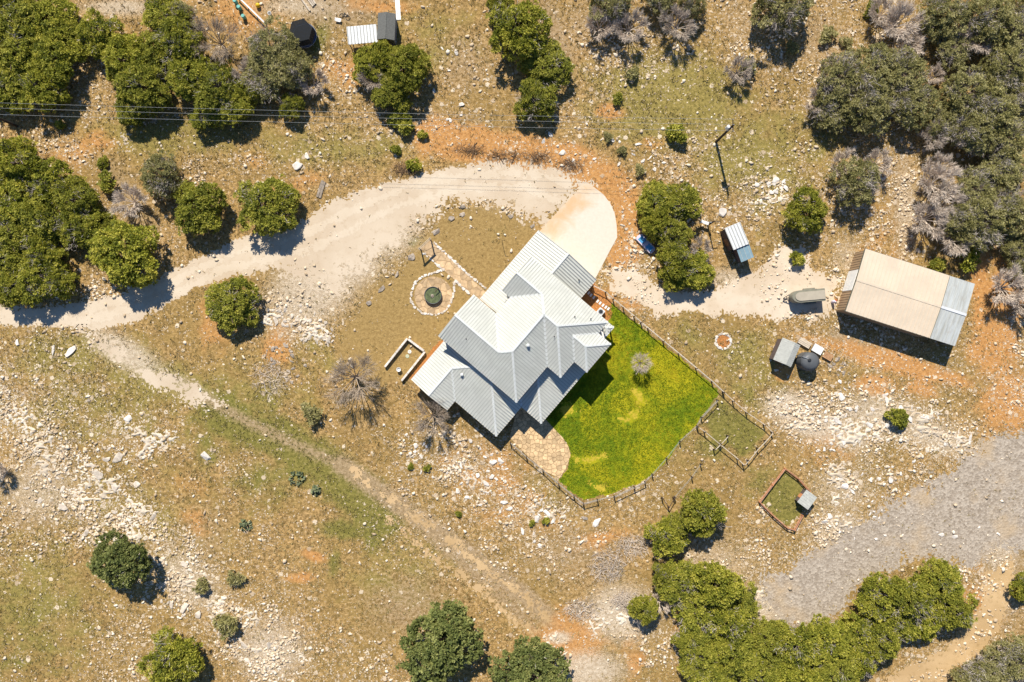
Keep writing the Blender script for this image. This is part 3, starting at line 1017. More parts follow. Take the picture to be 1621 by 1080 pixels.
UP = [
    ([(-6.07, 11.53), (-6.07, 8.16), (-1.13, 8.16), (1, 6.03), (3.61, 6.03), (9.11, 11.53)], pl(1, -1, 11.53, ZU), 1),
    ([(-6.07, 8.16), (-6.07, 4.79), (-4.5, 4.79), (-1.13, 8.16)], pl(1, 1, 4.79, ZU), 1),
    ([(-4.5, 4.79), (-4.5, 1.57), (-.415, -2.515), (1, -1.1), (1, 6.03), (-1.13, 8.16)], pl(0, 1, -4.5, ZU), 0),
    ([(-8.92, 1.57), (-8.92, -2.515), (-.415, -2.515), (-4.5, 1.57)], pl(1, -1, 1.57, ZU), 1),
    ([(-8.92, -2.515), (-8.92, -6.6), (6.5, -6.6), (1, -1.1), (-.415, -2.515)], pl(1, 1, -6.6, ZU), 1),
    ([(1, 6.03), (1, -1.1), (6.5, -6.6), (6.5, .53)], pl(0, -1, 6.5, ZU), 0),
    ([(1, 6.03), (6.5, .53), (9.11, .53), (3.61, 6.03)], pl(1, 1, .53, ZU), 1),
    ([(3.61, 6.03), (9.11, .53), (9.11, 3.7), (6.31, 6.5), (9.11, 9.3), (9.11, 11.53)], pl(0, -1, 9.11, ZU), 0),
    ([(6.31, 6.5), (8.78, 6.5), (11.58, 9.3), (9.11, 9.3)], pl(1, -1, 9.3, ZU), 1),
    ([(6.31, 6.5), (9.11, 3.7), (11.58, 3.7), (8.78, 6.5)], pl(1, 1, 3.7, ZU), 1),
    ([(8.78, 6.5), (11.58, 3.7), (11.58, 9.3)], pl(0, -1, 11.58, ZU), 0),
]
LOW = [
    ([(-7.99, 15.65), (-2.1, 15.65), (-2.1, 11.3), (-4.2, 11.3), (-4.2, 1.78), (-7.99, 1.78)], pl(0, 1, -7.99, ZL), 0),
    ([(-2.1, 15.65), (3.8, 15.65), (3.8, 11.1), (-2.1, 11.1)], pl(0, -1, 3.8, ZL), 0),
    ([(-7.99, -6.3), (-7.99, -14.6), (-4.335, -14.6), (-4.335, -9.105), (-1.53, -6.3)], pl(0, 1, -7.99, ZL), 0),
    ([(-4.335, -14.6), (-.68, -14.6), (-.68, -12.76), (-4.335, -9.105)], pl(0, -1, -.68, ZL), 0),
    ([(-.68, -12.76), (7.7, -12.76), (1.24, -6.3), (-1.53, -6.3), (-4.335, -9.105)], pl(1, 1, -12.76, ZL), 1),
    ([(7.7, -12.76), (7.7, -6.79), (6.1, -5.19), (6.1, -6.2), (1.24, -6.3)], pl(0, -1, 7.7, ZL), 0),
    ([(7.7, -6.79), (11.69, -6.79), (6.1, -1.2), (6.1, -5.19)], pl(1, 1, -6.79, ZL), 1),
    ([(11.69, -6.79), (11.69, 4.0), (8.7, 4.0), (8.7, .9), (6.1, .9), (6.1, -1.2)], pl(0, -1, 11.69, ZL), 0),
    ([(8.7, 11), (9.7, 11), (10.55, 11.85), (8.7, 11.85)], pl(1, -1, 11.85, ZL), 1),
    ([(8.7, 11), (8.7, 10.15), (10.55, 10.15), (9.7, 11)], pl(1, 1, 10.15, ZL), 1),
    ([(9.7, 11), (10.55, 10.15), (10.55, 11.85)], pl(0, -1, 10.55, ZL), 0),
]
for poly, zf, run in UP + LOW:
    roof_slope(house, poly, zf, run, M['roof'])


def edge(parent, name, a, b, za, zb, w, h, mat, dz=0.0):
    MB().beam((a[0], a[1], za + dz), (b[0], b[1], zb + dz), w, h).build(name, mat, parent)


def hz(p, fs):
    return min(f(*p) for f in fs)


# ridge, hip and valley flashings: (from, to, height function)
RU = [((-6.07, 8.16), (-1.13, 8.16), UP[0][1]), ((-1.13, 8.16), (1, 6.03), UP[0][1]), ((1, 6.03), (3.61, 6.03), UP[0][1]), ((3.61, 6.03), (9.11, 11.53), UP[0][1]),
      ((-4.5, 4.79), (-1.13, 8.16), UP[1][1]), ((1, 6.03), (1, -1.1), UP[2][1]), ((1, -1.1), (-.415, -2.515), UP[2][1]), ((-4.5, 1.57), (-.415, -2.515), UP[2][1]),
      ((-8.92, -2.515), (-.415, -2.515), UP[3][1]), ((1, -1.1), (6.5, -6.6), UP[4][1]), ((1, 6.03), (6.5, .53), UP[5][1]), ((3.61, 6.03), (9.11, .53), UP[6][1]),
      ((6.31, 6.5), (9.11, 3.7), UP[7][1]), ((6.31, 6.5), (9.11, 9.3), UP[7][1]), ((6.31, 6.5), (8.78, 6.5), UP[8][1]), ((8.78, 6.5), (11.58, 9.3), UP[8][1]), ((8.78, 6.5), (11.58, 3.7), UP[9][1]),
      ((-2.1, 15.65), (-2.1, 11.6), LOW[0][1]), ((-4.335, -14.6), (-4.335, -9.105), LOW[2][1]), ((-4.335, -9.105), (-1.73, -6.5), LOW[2][1]), ((-.68, -12.76), (-4.335, -9.105), LOW[3][1]),
      ((7.7, -12.76), (1.34, -6.4), LOW[5][1]), ((11.69, -6.79), (6.2, -1.3), LOW[6][1]), ((7.7, -6.79), (6.2, -5.29), LOW[6][1]), ((8.8, 11), (9.7, 11), LOW[8][1]), ((9.7, 11), (10.55, 11.85), LOW[8][1]), ((9.7, 11), (10.55, 10.15), LOW[9][1])]
for a, b, f in RU:
    valley = (a, b) in (((-4.5, 4.79), (-1.13, 8.16)), ((-4.5, 1.57), (-.415, -2.515)), ((1, 6.03), (6.5, .53)))
    edge(house, 'roof_valley' if valley else 'ridge_cap', a, b, f(*a), f(*b), 0.32, 0.06, M['cap'], 0.035)

# eave fascia and gable rake boards
FU = [((-4.5, 4.79), (-4.5, 1.57)), ((-8.92, 1.57), (-4.5, 1.57)), ((-8.92, -6.6), (6.5, -6.6)), ((6.5, -6.6), (6.5, .53)), ((6.5, .53), (9.11, .53)), ((9.11, .53), (9.11, 3.7)), ((9.11, 3.7), (11.58, 3.7)),
      ((11.58, 3.7), (11.58, 9.3)), ((9.11, 9.3), (11.58, 9.3)), ((9.11, 9.3), (9.11, 11.53)), ((-6.07, 11.53), (9.11, 11.53)), ((-6.07, 4.79), (-4.5, 4.79))]
FL = [((-7.99, 15.65), (-7.99, 1.78)), ((3.8, 15.65), (3.8, 11.4)), ((-7.99, -6.7), (-7.99, -14.6)), ((-.68, -14.6), (-.68, -12.76)), ((-.68, -12.76), (7.7, -12.76)), ((7.7, -12.76), (7.7, -6.79)), ((7.7, -6.79), (11.69, -6.79)), ((11.69, -6.79), (11.69, 3.9))]
for a, b in FU:
    edge(house, 'fascia', a, b, ZU, ZU, 0.05, 0.2, M['trim'], -0.09)
for a, b in FL:
    edge(house, 'fascia', a, b, ZL, ZL, 0.06, 0.18, M['trim'], -0.08)
RAKE = [((-6.07, 4.79), (-6.07, 8.16), UP[1][1]), ((-6.07, 11.53), (-6.07, 8.16), UP[0][1]), ((-8.92, 1.57), (-8.92, -2.515), UP[3][1]), ((-8.92, -6.6), (-8.92, -2.515), UP[4][1]),
        ((-7.99, 15.65), (-2.1, 15.65), LOW[0][1]), ((3.8, 15.65), (-2.1, 15.65), LOW[1][1]), ((-7.99, -14.6), (-4.335, -14.6), LOW[2][1]), ((-.68, -14.6), (-4.335, -14.6), LOW[3][1]), ((-7.99, 1.78), (-4.25, 1.78), LOW[0][1])]
for a, b, f in RAKE:
    edge(house, 'rake_board', a, b, f(*a), f(*b), 0.05, 0.18, M['trim'], -0.08)


def wall(poly, z0, z1):
    return MB().prism(poly, z0, z1).build('wall', M['wall'], house)


ins = 0.4
wall([(-4.1, 11.1), (8.7, 11.1), (8.7, .95), (6.1, .95), (6.1, -6.2), (-4.1, -6.2)], 0, ZU + 0.02)
wall([(-5.67, 11.1), (-4.12, 11.1), (-4.12, 5.2), (-5.67, 5.2)], 0, ZU + 0.02)
wall([(-8.5, 1.17), (-4.12, 1.17), (-4.12, -6.2), (-8.5, -6.2)], 0, ZU + 0.02)
wall([(8.72, 4.1), (11.18, 4.1), (11.18, 8.9), (8.72, 8.9)], 0, ZU + 0.02)
wall([(-7.0, 15.25), (3.4, 15.25), (3.4, 11.12), (-7.0, 11.12)], 0, ZL + 0.1)
wall([(-7.6, -6.22), (-7.6, -14.2), (-1.1, -14.2), (-1.1, -12.36), (5.6, -12.36), (5.6, -6.22)], 0, ZL + 0.02)


def gable(c0, c1, mid, rise, base, at, axis_, t=0.2, z0=None):
    """triangular wall top; c0..c1 along the wall, at = position of its face"""
    mb = MB()
    tri = [(c0, base), (c1, base), (mid, base + rise)]
    pts = []
    for d in (0, t):
        for c, z in tri:
            pts.append((at + d, c, z) if axis_ == 0 else (c, at + d, z))
    mb.v = pts
    mb.f = [(0, 1, 2), (5, 4, 3), (0, 3, 4, 1), (1, 4, 5, 2), (2, 5, 3, 0)]
    return mb.build('gable_wall', M['wall'], house)


gable(5.2, 11.1, 8.16, 1.2, ZU + 0.02, -5.67, 0)
gable(-6.2, 1.17, -2.5, 1.5, ZU + 0.02, -8.5, 0)
gable(-7.0, 3.4, -2.1, 1.65, ZL + 0.1, 15.05, 1)
gable(-7.6, -1.1, -4.335, 1.05, ZL + 0.02, -14.2, 1)


def opening(kind, x0, x1, y0, y1, z0, z1, ax, at, out):
    """window or door standing proud of a wall; ax=0 wall normal along x"""
    def bx(a0, a1, c0, c1, d0, d1):
        lo, hi = sorted((at + out * d0, at + out * d1))
        return (lo, hi, a0, a1, c0, c1) if ax == 0 else (a0, a1, lo, hi, c0, c1)
    a0, a1 = (y0, y1) if ax == 0 else (x0, x1)
    root = MB().box(*bx(a0 - .08, a1 + .08, z0 - .08, z1 + .08, -0.03, 0.05)).build(kind, M['trim'], house)
    if kind == 'window':
        m_ = (a0 + a1) / 2
        for b0, b1 in ((a0, m_ - .03), (m_ + .03, a1)):
            MB().box(*bx(b0, b1, z0, z1, 0.02, 0.06)).build('pane', M['glass'], root)
    elif kind == 'garage_door':
        k = 4
        for i in range(k):
            h = (z1 - z0) / k
            MB().box(*bx(a0, a1, z0 + i * h + .015, z0 + (i + 1) * h - .015, 0.02, 0.08)).build('panel', M['white'], root)
    else:
        MB().box(*bx(a0, a1, z0, z1, 0.02, 0.08)).build('door_leaf', M['door'], root)
        MB().box(*bx(a1 - .16, a1 - .08, z0 + .95, z0 + 1.05, 0.08, 0.13)).build('handle', M['steel'], root)
    return root


opening('garage_door', -6.3, -3.6, 0, 0, 0.05, 2.3, 1, 15.25, 1)
opening('garage_door', -0.6, 2.6, 0, 0, 0.05, 2.3, 1, 15.25, 1)
opening('door', 0, 0, 2.6, 3.6, 0.05, 2.1, 0, -4.1, -1)
for y in (7.0, 9.0):
    opening('window', 0, 0, y, y + 1.2, 0.9, 2.2, 0, -5.67, -1)
for z in (0.9, 3.7):
    opening('window', 0, 0, -3.6, -1.6, z, z + 1.3, 0, -8.5, -1)
    opening('window', 0, 0, 5.6, 7.4, z, z + 1.3, 0, 11.18, 1)
opening('window', -6.6, -5.2, 0, 0, 0.9, 2.2, 1, -14.2, -1)
opening('window', 0.5, 2.2, 0, 0, 0.9, 2.2, 1, -12.36, -1)
opening('window', 3.4, 4.8, 0, 0, 0.9, 2.2, 1, -12.36, -1)
opening('door', 6.9, 7.9, 0, 0, 0.05, 2.1, 1, 11.1, 1)
opening('window', 0, 0, -4.8, -2.8, 0.9, 2.2, 0, 6.1, 1)
opening('door', 0, 0, -1.6, -0.5, 0.05, 2.1, 0, 6.1, 1)
# porch posts
for x, y in ((-7.7, 2.1), (-7.7, 5.2), (-7.7, 8.3), (11.4, -6.5), (11.4, -3.2), (11.4, 0.2), (8.0, -6.5), (10.3, 11.6), (10.3, 10.4)):
    MB().box(x - .09, x + .09, y - .09, y + .09, 0.02, ZL - 0.03 - (0.02)).build('porch_post', M['wood'], house)
MB().box(-7.9, -4.12, 1.5, 11.0, 0.0, 0.1).build('porch_floor', M['path_dirt'], house)
MB().box(8.72, 10.9, 9.0, 12.0, 0.0, 0.1).build('stoop', M['white'], house)


# vents and plumbing stacks on the slopes, from their photo places
def hl(px, py, h):
    x, y = W(px, py, h)
    c, s = math.cos(-HANG), math.sin(-HANG)
    return (x * c - y * s, x * s + y * c)


for px, py, h, f, big in ((835.5, 546.7, 7.3, UP[5][1], 1), (731, 593, 4.3, LOW[4][1], 1), (909.6, 501.8, 6.6, UP[0][1], 0), (935, 505, 6.2, UP[0][1], 0), (877.3, 533, 7.2, UP[6][1], 0), (738.4, 537, 6.4, UP[4][1], 0), (916.7, 443, 3.8, LOW[1][1], 0)):
    x, y = hl(px, py, h)
    z = f(x, y)
    if big:
        p = MB().lathe([(0.13, z - 0.15), (0.13, z + 0.3)], 10, (x, y)).build('vent_pipe', M['steel'], house)
        MB().lathe([(0.14, z + 0.29), (0.26, z + 0.33), (0.23, z + 0.42), (0.1, z + 0.47)], 12, (x, y)).build('vent_cap', M['cap'], p)
    else:
        MB().lathe([(0.09, z - 0.12), (0.09, z + 0.4), (0.06, z + 0.41)], 8, (x, y)).build('vent_pipe', M['dark'], house)


# ------------------------------------------------------------------ tan metal barn
bx_, by_ = W(1421.0, 464.5, 3.45)
barn = thing('barn', 'tan metal barn with open lean-to bay of weathered tin', 'barn', (bx_, by_, 0), R(-17.8))
BL, BW, BZ, BK = 6.78, 5.02, 3.45, 0.055
zn = lambda x, y: BZ + BK * (BW - abs(y))
for s in (1, -1):
    poly = [(-BL, 0), (BL, 0), (BL, s * BW), (-BL, s * BW)]
    roof_slope(barn, poly, zn, 1, M['barn_roof'], 0.62, (0.08, 0.05), 0.08, seam_mat=M['barn_seam'])
    poly = [(BL + .04, 0), (BL + 4.1, 0), (BL + 4.1, s * BW), (BL + .04, s * BW)]
    roof_slope(barn, poly, lambda x, y: zn(x, y) - 0.06, 1, M['lean'], 0.8, (0.06, 0.03), 0.06, 'lean_to_roof')
MB().beam((-BL, 0, BZ + BK * BW + .03), (BL, 0, BZ + BK * BW + .03), 0.35, 0.03).build('ridge_cap', M['barn_roof'], barn)
MB().beam((BL + .04, 0, BZ + BK * BW + .0), (BL + 4.1, 0, BZ + BK * BW + .0), 0.4, 0.05).build('ridge_cap', M['tin_white'], barn)
for s in (1, -1):
    MB().beam((-BL - .04, s * BW, BZ - .06), (-BL - .04, 0, BZ + BK * BW - .06), 0.06, 0.24).build('rake_trim', M['barn_trim'], barn)
    MB().beam((BL + .02, s * BW, BZ - .02), (BL + .02, 0, BZ + BK * BW - .02), 0.04, 0.16).build('rake_trim', M['barn_trim'], barn)
    MB().beam((-BL, s * (BW + .03), BZ - .1), (BL, s * (BW + .03), BZ - .1), 0.05, 0.16).build('eave_trim', M['barn_trim'], barn)
wx, wy = BL - 0.15, BW - 0.15
for s in (1, -1):
    mb = MB().box(-wx, wx, min(s * wy, s * (wy - .1)), max(s * wy, s * (wy - .1)), 0, BZ - 0.02)
    x = -wx + .25
    while x < wx:
        mb.box(x - .03, x + .03, min(s * wy, s * (wy + .04)), max(s * wy, s * (wy + .04)), 0, BZ - 0.05)
        x += 0.5
    mb.build('side_wall', M['barn_wall'], barn)
for sx in (-1, 1):
    mb = MB()
    at0, at1 = sorted((sx * wx, sx * (wx - .1)))
    spans = ((-wy, -1.6), (1.75, wy)) if sx < 0 else ((-wy, wy),)
    for a, b in spans:
        mb.prism([(at0, a), (at1, a), (at1, b), (at0, b)], 0, [zn(0, a) - .1, zn(0, a) - .1, zn(0, b) - .1, zn(0, b) - .1])
        if a < 0 < b:
            mb.prism([(at0, -wy), (at1, -wy), (at1, wy), (at0, wy)], 0, BZ - .06)
        y = a + 0.2
        while y < b and sx < 0:
            mb.box(sx * wx - .05, sx * wx, y - .05, y + .05, 0, zn(0, y) - .1)
            y += 0.42
    if sx < 0:
        mb.box(at0, at1, -1.6, 1.75, 3.0, zn(0, 1.75) - .1)
    mb.build('end_wall', M['barn_wall'], barn)
rd = MB().box(-wx - .06, -wx, -1.6, 1.75, 0.02, 3.0).build('roll_up_door', M['white'], barn)
for i in range(9):
    MB().box(-wx - .085, -wx - .055, -1.55, 1.7, 0.06 + i * .33, 0.34 + i * .33).build('door_slat', M['white'], rd)
for y in (-4.7, 0, 4.7):
    MB().box(BL + 3.8, BL + 3.95, y - .08, y + .08, 0, zn(0, y) - .15).build('lean_to_post', M['wood'], barn)
MB().beam((BL + 3.87, -4.8, BZ - .25), (BL + 3.87, 4.8, BZ - .25), .1, .2).build('lean_to_beam', M['wood'], barn)


# ------------------------------------------------------------------ small sheds
def gable_shed(name, label, loc, rz, L, Wd, h, k, roof, wallm, off=0.0, seam=0.3, cat='shed', over=0.15):
    """ridge along local y; off shifts the ridge sideways"""
    t = thing(name, label, cat, (*loc, 0), rz)
    zf = lambda x, y: h + k * ((Wd / 2 - x) / (Wd / 2 - off) if x > off else (x + Wd / 2) / (Wd / 2 + off)) * 1.0
    for s in (-1, 1):
        poly = [(off, -L / 2), (s * Wd / 2, -L / 2), (s * Wd / 2, L / 2), (off, L / 2)]
        roof_slope(t, poly, zf, 0, roof, seam, (0.05, 0.03), 0.06)
    MB().beam((off, -L / 2, h + k + .02), (off, L / 2, h + k + .02), 0.16, 0.03).build('ridge_cap', roof, t)
    a, b = Wd / 2 - over, L / 2 - over
    MB().prism([(-a, -b), (off, -b), (a, -b), (a, b), (off, b), (-a, b)], 0, [zf(-a, 0) - .08, zf(off, 0) - .08, zf(a, 0) - .08, zf(a, 0) - .08, zf(off, 0) - .08, zf(-a, 0) - .08]).build('wall', wallm, t)
    d = MB().box(-.45, .45, -b - .05, -b, 0.05, min(1.9, h - .25)).build('door', M['door'], t)
    MB().box(.3, .38, -b - .09, -b - .05, .9, 1.0).build('handle', M['steel'], d)
    return t


# pump shed beside the dark water tank
gable_shed('pump_shed', 'small shed with ribbed grey tin roof beside dark water tank', W(1246, 558, 2.4), R(-23.5), 3.7, 3.0, 2.3, 0.35, M['tin_grey'], M['coop_wall'], off=0.45)
# shingled storage shed with bright tin carport
ss = gable_shed('storage_shed', 'small storage shed with dark shingle roof beside white tin carport', W(610.8, 40.5, 2.7), R(-3), 4.1, 2.75, 2.35, 0.45, M['shingle'], M['shed_wall'], seam=9)
cp = thing('carport', 'bright white tin lean-to carport against the shingled shed', 'carport', (*W(573.5, 54.5, 2.3), 0), R(5))
roof_slope(cp, [(-2.35, -1.35), (2.3, -1.35), (2.3, 1.35), (-2.35, 1.35)], lambda x, y: 2.2 + 0.06 * (y + 1.35), 1, M['tin_white'], 0.5, (0.14, 0.1), 0.05, 'tin_roof')
for x, y in ((-2.2, -1.2), (-2.2, 1.2), (0, -1.2), (2.1, -1.2)):
    MB().box(x - .06, x + .06, y - .06, y + .06, 0, 2.16).build('post', M['wood'], cp)
MB().beam((-2.25, -1.2, 2.1), (2.2, -1.2, 2.1), .08, .12).build('beam', M['wood'], cp)

# white tin shed with shade-tinted grey annex by the service pole
ts = thing('tin_shed', 'narrow shed with white ribbed tin roof and shade-tinted grey annex', 'shed', (*W(1165.5, 375, 2.5), 0), R(22.3))
roof_slope(ts, [(-1.3, -1.75), (1.32, -1.75), (1.32, 1.9), (-1.3, 1.9)], lambda x, y: 2.75 - 0.10 * (y - 1.9) * 0.2, 1, M['tin_white'], 0.5, (0.12, 0.09), 0.06, 'tin_roof')
MB().prism([(-1.2, -1.6), (1.2, -1.6), (1.2, 1.75), (-1.2, 1.75)], 0, 2.66).build('wall', M['coop_wall'], ts)
roof_slope(ts, [(-0.72, -3.95), (1.38, -3.95), (1.38, -1.8), (-0.72, -1.8)], lambda x, y: 2.62 + 0.12 * (y + 1.8), 1, M['tin_sky_shade'], 0.7, (0.05, 0.02), 0.06, 'annex_roof')
MB().prism([(-0.5, -3.8), (1.25, -3.8), (1.25, -1.62), (-0.5, -1.62)], 0, 2.3).build('annex_wall', M['coop_wall'], ts)
MB().box(-1.26, -1.2, -.8, .3, .05, 2.0).build('door', M['door'], ts)

# chicken coop in its little pen
cc = thing('chicken_coop', 'little coop with pale grey tin roof in the fenced pen', 'coop', (*W(1277.5, 791, 1.6), 0), R(-37))
roof_slope(cc, [(-0.98, -1.2), (0.98, -1.2), (0.98, 1.2), (-0.98, 1.2)], lambda x, y: 1.7 + 0.12 * x, 0, M['tin_grey'], 0.4, (0.04, 0.03), 0.05, 'tin_roof')
MB().prism([(-.85, -1.05), (.85, -1.05), (.85, 1.05), (-.85, 1.05)], 0.25, [1.55, 1.75, 1.75, 1.55]).build('wall', M['coop_wall'], cc)
for x in (-.78, .78):
    for y in (-.98, .98):
        MB().box(x - .06, x + .06, y - .06, y + .06, 0, 0.3).build('leg', M['wood'], cc)
MB().box(-.9, -.85, -.4, .3, .3, 1.2).build('door', M['wood_rust'], cc)

# ------------------------------------------------------------------ water tank, boxes, trailer
t = thing('water_tank', 'round dark grey water storage tank beside the pump shed', 'tank', (*W(1273.5, 572, 0), 0))
MB().lathe([(1.42, 0), (1.46, .1), (1.42, .25), (1.46, .6), (1.42, .75), (1.46, 1.2), (1.42, 1.35), (1.46, 1.9), (1.42, 2.1), (1.32, 2.25)], 32).build('tank_wall', M['tank'], t, True)
MB().lathe([(1.36, 2.2), (1.36, 2.25), (.9, 2.48), (.3, 2.62), (.05, 2.63)], 32).build('dome', M['tank'], t, True)
MB().lathe([(.26, 2.55), (.26, 2.70), (.2, 2.74)], 14, (-.35, .25)).build('hatch', M['dark'], t)
MB().tube((-.35, .35, 2.62), (-1.2, .75, 2.5), .05).tube((-1.2, .75, 2.5), (-1.55, .95, .0), .05).build('inlet_pipe', M['steel'], t)

cr = thing('wooden_crate', 'open plank crate lying behind the pump shed', 'crate', (*W(1272, 543), 0), R(-30))
for i in range(4):
    MB().box(-1.0, 1.0, -.5 + i * .26, -.28 + i * .26, .45, .5).build('plank', M['wood_pale'], cr)
for sx in (-.9, .9):
    MB().box(sx - .06, sx + .06, -.5, .5, 0, .45).build('side_board', M['wood'], cr)
hb = thing('storage_box', 'low white topped storage box beside orange pallet', 'box', (*W(1292, 553), 0), R(-30))
MB().box(-.75, .75, -.55, .55, 0, .55).build('box_body', M['wood'], hb)
MB().box(-.82, .82, -.62, .62, .55, .62).build('lid', M['white'], hb)
pt = thing('wooden_pallet', 'orange pine pallet stack beside low white storage box', 'pallet', (*W(1309, 564), 0), R(-30))
for x in (-.6, 0, .6):
    MB().box(x - .05, x + .05, -.5, .5, 0, .4).build('runner', M['wood'], pt)
for i in range(5):
    MB().box(-.75, .75, -.5 + i * .21, -.33 + i * .21, .4, .44).build('slat', M['wood_new'], pt)

# enclosed trailer with a rounded nose
tr = thing('enclosed_trailer', 'tan enclosed trailer with rounded nose parked beside the barn', 'trailer', (*W(1277, 469, 1.2), 0), R(5))


def nose(x0, x1, w, n=8, ease=1.25):
    """plan outline: square tail at x1, tapered rounded nose at x0"""
    pts = [(x1, -w), (x1, w)]
    for i in range(n + 1):
        a = math.pi / 2 * i / n
        pts.append((x0 + (1 - math.sin(a)) * ease, w * math.cos(a) * 1.0))
    out = [(x1, -w), (x1, w)]
    arc = []
    for i in range(2 * n + 1):
        a = -math.pi / 2 + math.pi * i / (2 * n)
        arc.append((x0 + ease - ease * math.cos(a), -w * math.sin(a)))
    return out + arc


MB().prism(nose(-2.55, 2.6, .98), .45, 1.75).build('trailer_body', M['trailer'], tr)
MB().prism(nose(-2.5, 2.6, .93), 1.75, 1.92).build('roof_edge', M['trailer'], tr)
MB().prism(nose(-2.1, 2.55, .68, ease=.9), 1.91, 2.05).build('roof', M['canvas'], tr)
MB().beam((-2.4, .5, .5), (-3.4, 0, .5), .1, .1).beam((-2.4, -.5, .5), (-3.4, 0, .5), .1, .1).build('tongue', M['dark'], tr)
MB().tube((-3.2, 0, 0), (-3.2, 0, .7), .05).build('jack', M['steel'], tr)
for s in (1, -1):
    for x in (.2, 1.05):
        w_ = MB().tube((x, s * .98, .36), (x, s * 1.2, .36), .36, k=16).build('wheel', M['rubber'], tr)
        MB().tube((x, s * 1.2, .36), (x, s * 1.215, .36), .19, k=12).build('rim', M['steel'], w_)
    MB().box(-.3, 1.55, min(s * .985, s * 1.24), max(s * .985, s * 1.24), .78, .84).build('fender', M['trailer'], tr)
MB().box(.9, 1.6, .985, 1.02, 1.1, 1.5).build('window', M['glass'], tr)

gc = thing('gas_bottle', 'whitish gas bottle standing beside the barn wall', 'gas bottle', (*W(1317, 478), 0))
MB().lathe([(.2, 0), (.24, .08), (.24, .75), (.16, .95), (.07, 1.0)], 14).build('bottle', M['pinkish'], gc, True)
MB().lathe([(.13, .95), (.13, 1.15)], 10).build('collar', M['pinkish'], gc)
fc = thing('fuel_can', 'orange red fuel can next to the whitish gas bottle', 'fuel can', (*W(1322, 476), 0), R(20))
MB().box(-.17, .17, -.12, .12, 0, .42).build('can', M['red'], fc)
MB().tube((.08, 0, .42), (.22, 0, .6), .03).build('spout', M['dark'], fc)
MB().beam((-.12, 0, .47), (.05, 0, .47), .03, .03).box(-.14, -.1, -.015, .015, .42, .47).build('handle', M['red'], fc)

# two seat boat under the junipers
bt = thing('paddle_boat', 'white paddle boat with two blue seats under the juniper', 'boat', (*W(1022, 386, .4), 0), R(-46))
outl = [(-1.75, -.35), (-1.5, -.6), (1.5, -.6), (1.75, -.35), (1.75, .35), (1.5, .6), (-1.5, .6), (-1.75, .35)]
MB().prism([(x * .92, y * .85) for x, y in outl], 0, .3).build('hull', M['white'], bt)
MB().prism(outl, .3, .48).build('deck', M['pinkish'], bt)
for x in (-.85, .85):
    s_ = MB().box(x - .5, x + .5, -.42, .42, .48, .52).build('seat', M['blue'], bt)
    MB().beam((x + .42, -.4, .7), (x + .42, .4, .7), .12, .4).build('backrest', M['blue'], s_)
MB().box(-.2, .2, -.4, .4, .48, .62).build('console', M['pinkish'], bt)

# ------------------------------------------------------------------ yard of the neighbour: trampoline and oddments
tp = thing('trampoline', 'round black trampoline with dark net enclosure and blue rim', 'trampoline', (*W(481, 56, .9), 0))
TR = 1.95
MB().lathe([(TR - .3, .86), (TR - .3, .88)], 32).build('jump_mat', M['dark'], tp)
mb = MB()
k = 32
for i in range(k):
    a, b = 2 * math.pi * i / k, 2 * math.pi * (i + 1) / k
    p = lambda r, a_, z: (r * math.cos(a_), r * math.sin(a_), z)
    mb.poly([p(TR - .3, a, .89), p(TR, a, .92), p(TR, b, .92), p(TR - .3, b, .89)])
    mb.poly([p(TR, a, .92), p(TR, a, .84), p(TR, b, .84), p(TR, b, .92)])
mb.build('rim_pad', pmat('navy_pad', (0.02, 0.05, 0.13), .5, .1), tp)
mb = MB()
for i in range(k):
    a, b = 2 * math.pi * i / k, 2 * math.pi * (i + 1) / k
    mb.tube(((TR + .03) * math.cos(a), (TR + .03) * math.sin(a), .86), ((TR + .03) * math.cos(b), (TR + .03) * math.sin(b), .86), .035, k=5)
mb.build('frame_ring', M['steel'], tp)
for i in range(6):
    a = R(60 * i + 15)
    c_, s_ = math.cos(a), math.sin(a)
    MB().tube((TR * c_, TR * s_, 0), (TR * c_, TR * s_, .85), .035).build('leg', M['steel'], tp)
    MB().tube(((TR + .04) * c_, (TR + .04) * s_, .8), ((TR - .05) * c_, (TR - .05) * s_, 2.65), .035).build('net_pole', M['dark'], tp)
nm = NT('black_net')
nd = nm.done((0.015, 0.017, 0.02), 0.9)
tb = nm.n('BsdfTransparent')
mxs = nm.n('MixShader')
mxs.inputs[0].default_value = 0.85
nm.t.links.new(tb.outputs[0], mxs.inputs[1])
nm.t.links.new(nm.b.outputs[0], mxs.inputs[2])
nm.t.links.new(mxs.outputs[0], nm.out.inputs[0])
mb = MB()
for i in range(6):
    a, b = R(60 * i + 15), R(60 * i + 75)
    mb.poly([((TR - .02) * math.cos(a), (TR - .02) * math.sin(a), .93), ((TR - .02) * math.cos(b), (TR - .02) * math.sin(b), .93), ((TR - .06) * math.cos(b), (TR - .06) * math.sin(b), 2.62), ((TR - .06) * math.cos(a), (TR - .06) * math.sin(a), 2.62)])
mb.build('net', nd, tp)
top = MB()
top.poly([((TR - .08) * math.cos(R(60 * i + 15)), (TR - .08) * math.sin(R(60 * i + 15)), 2.6) for i in range(6)])
top.build('top_cover', nd, tp)

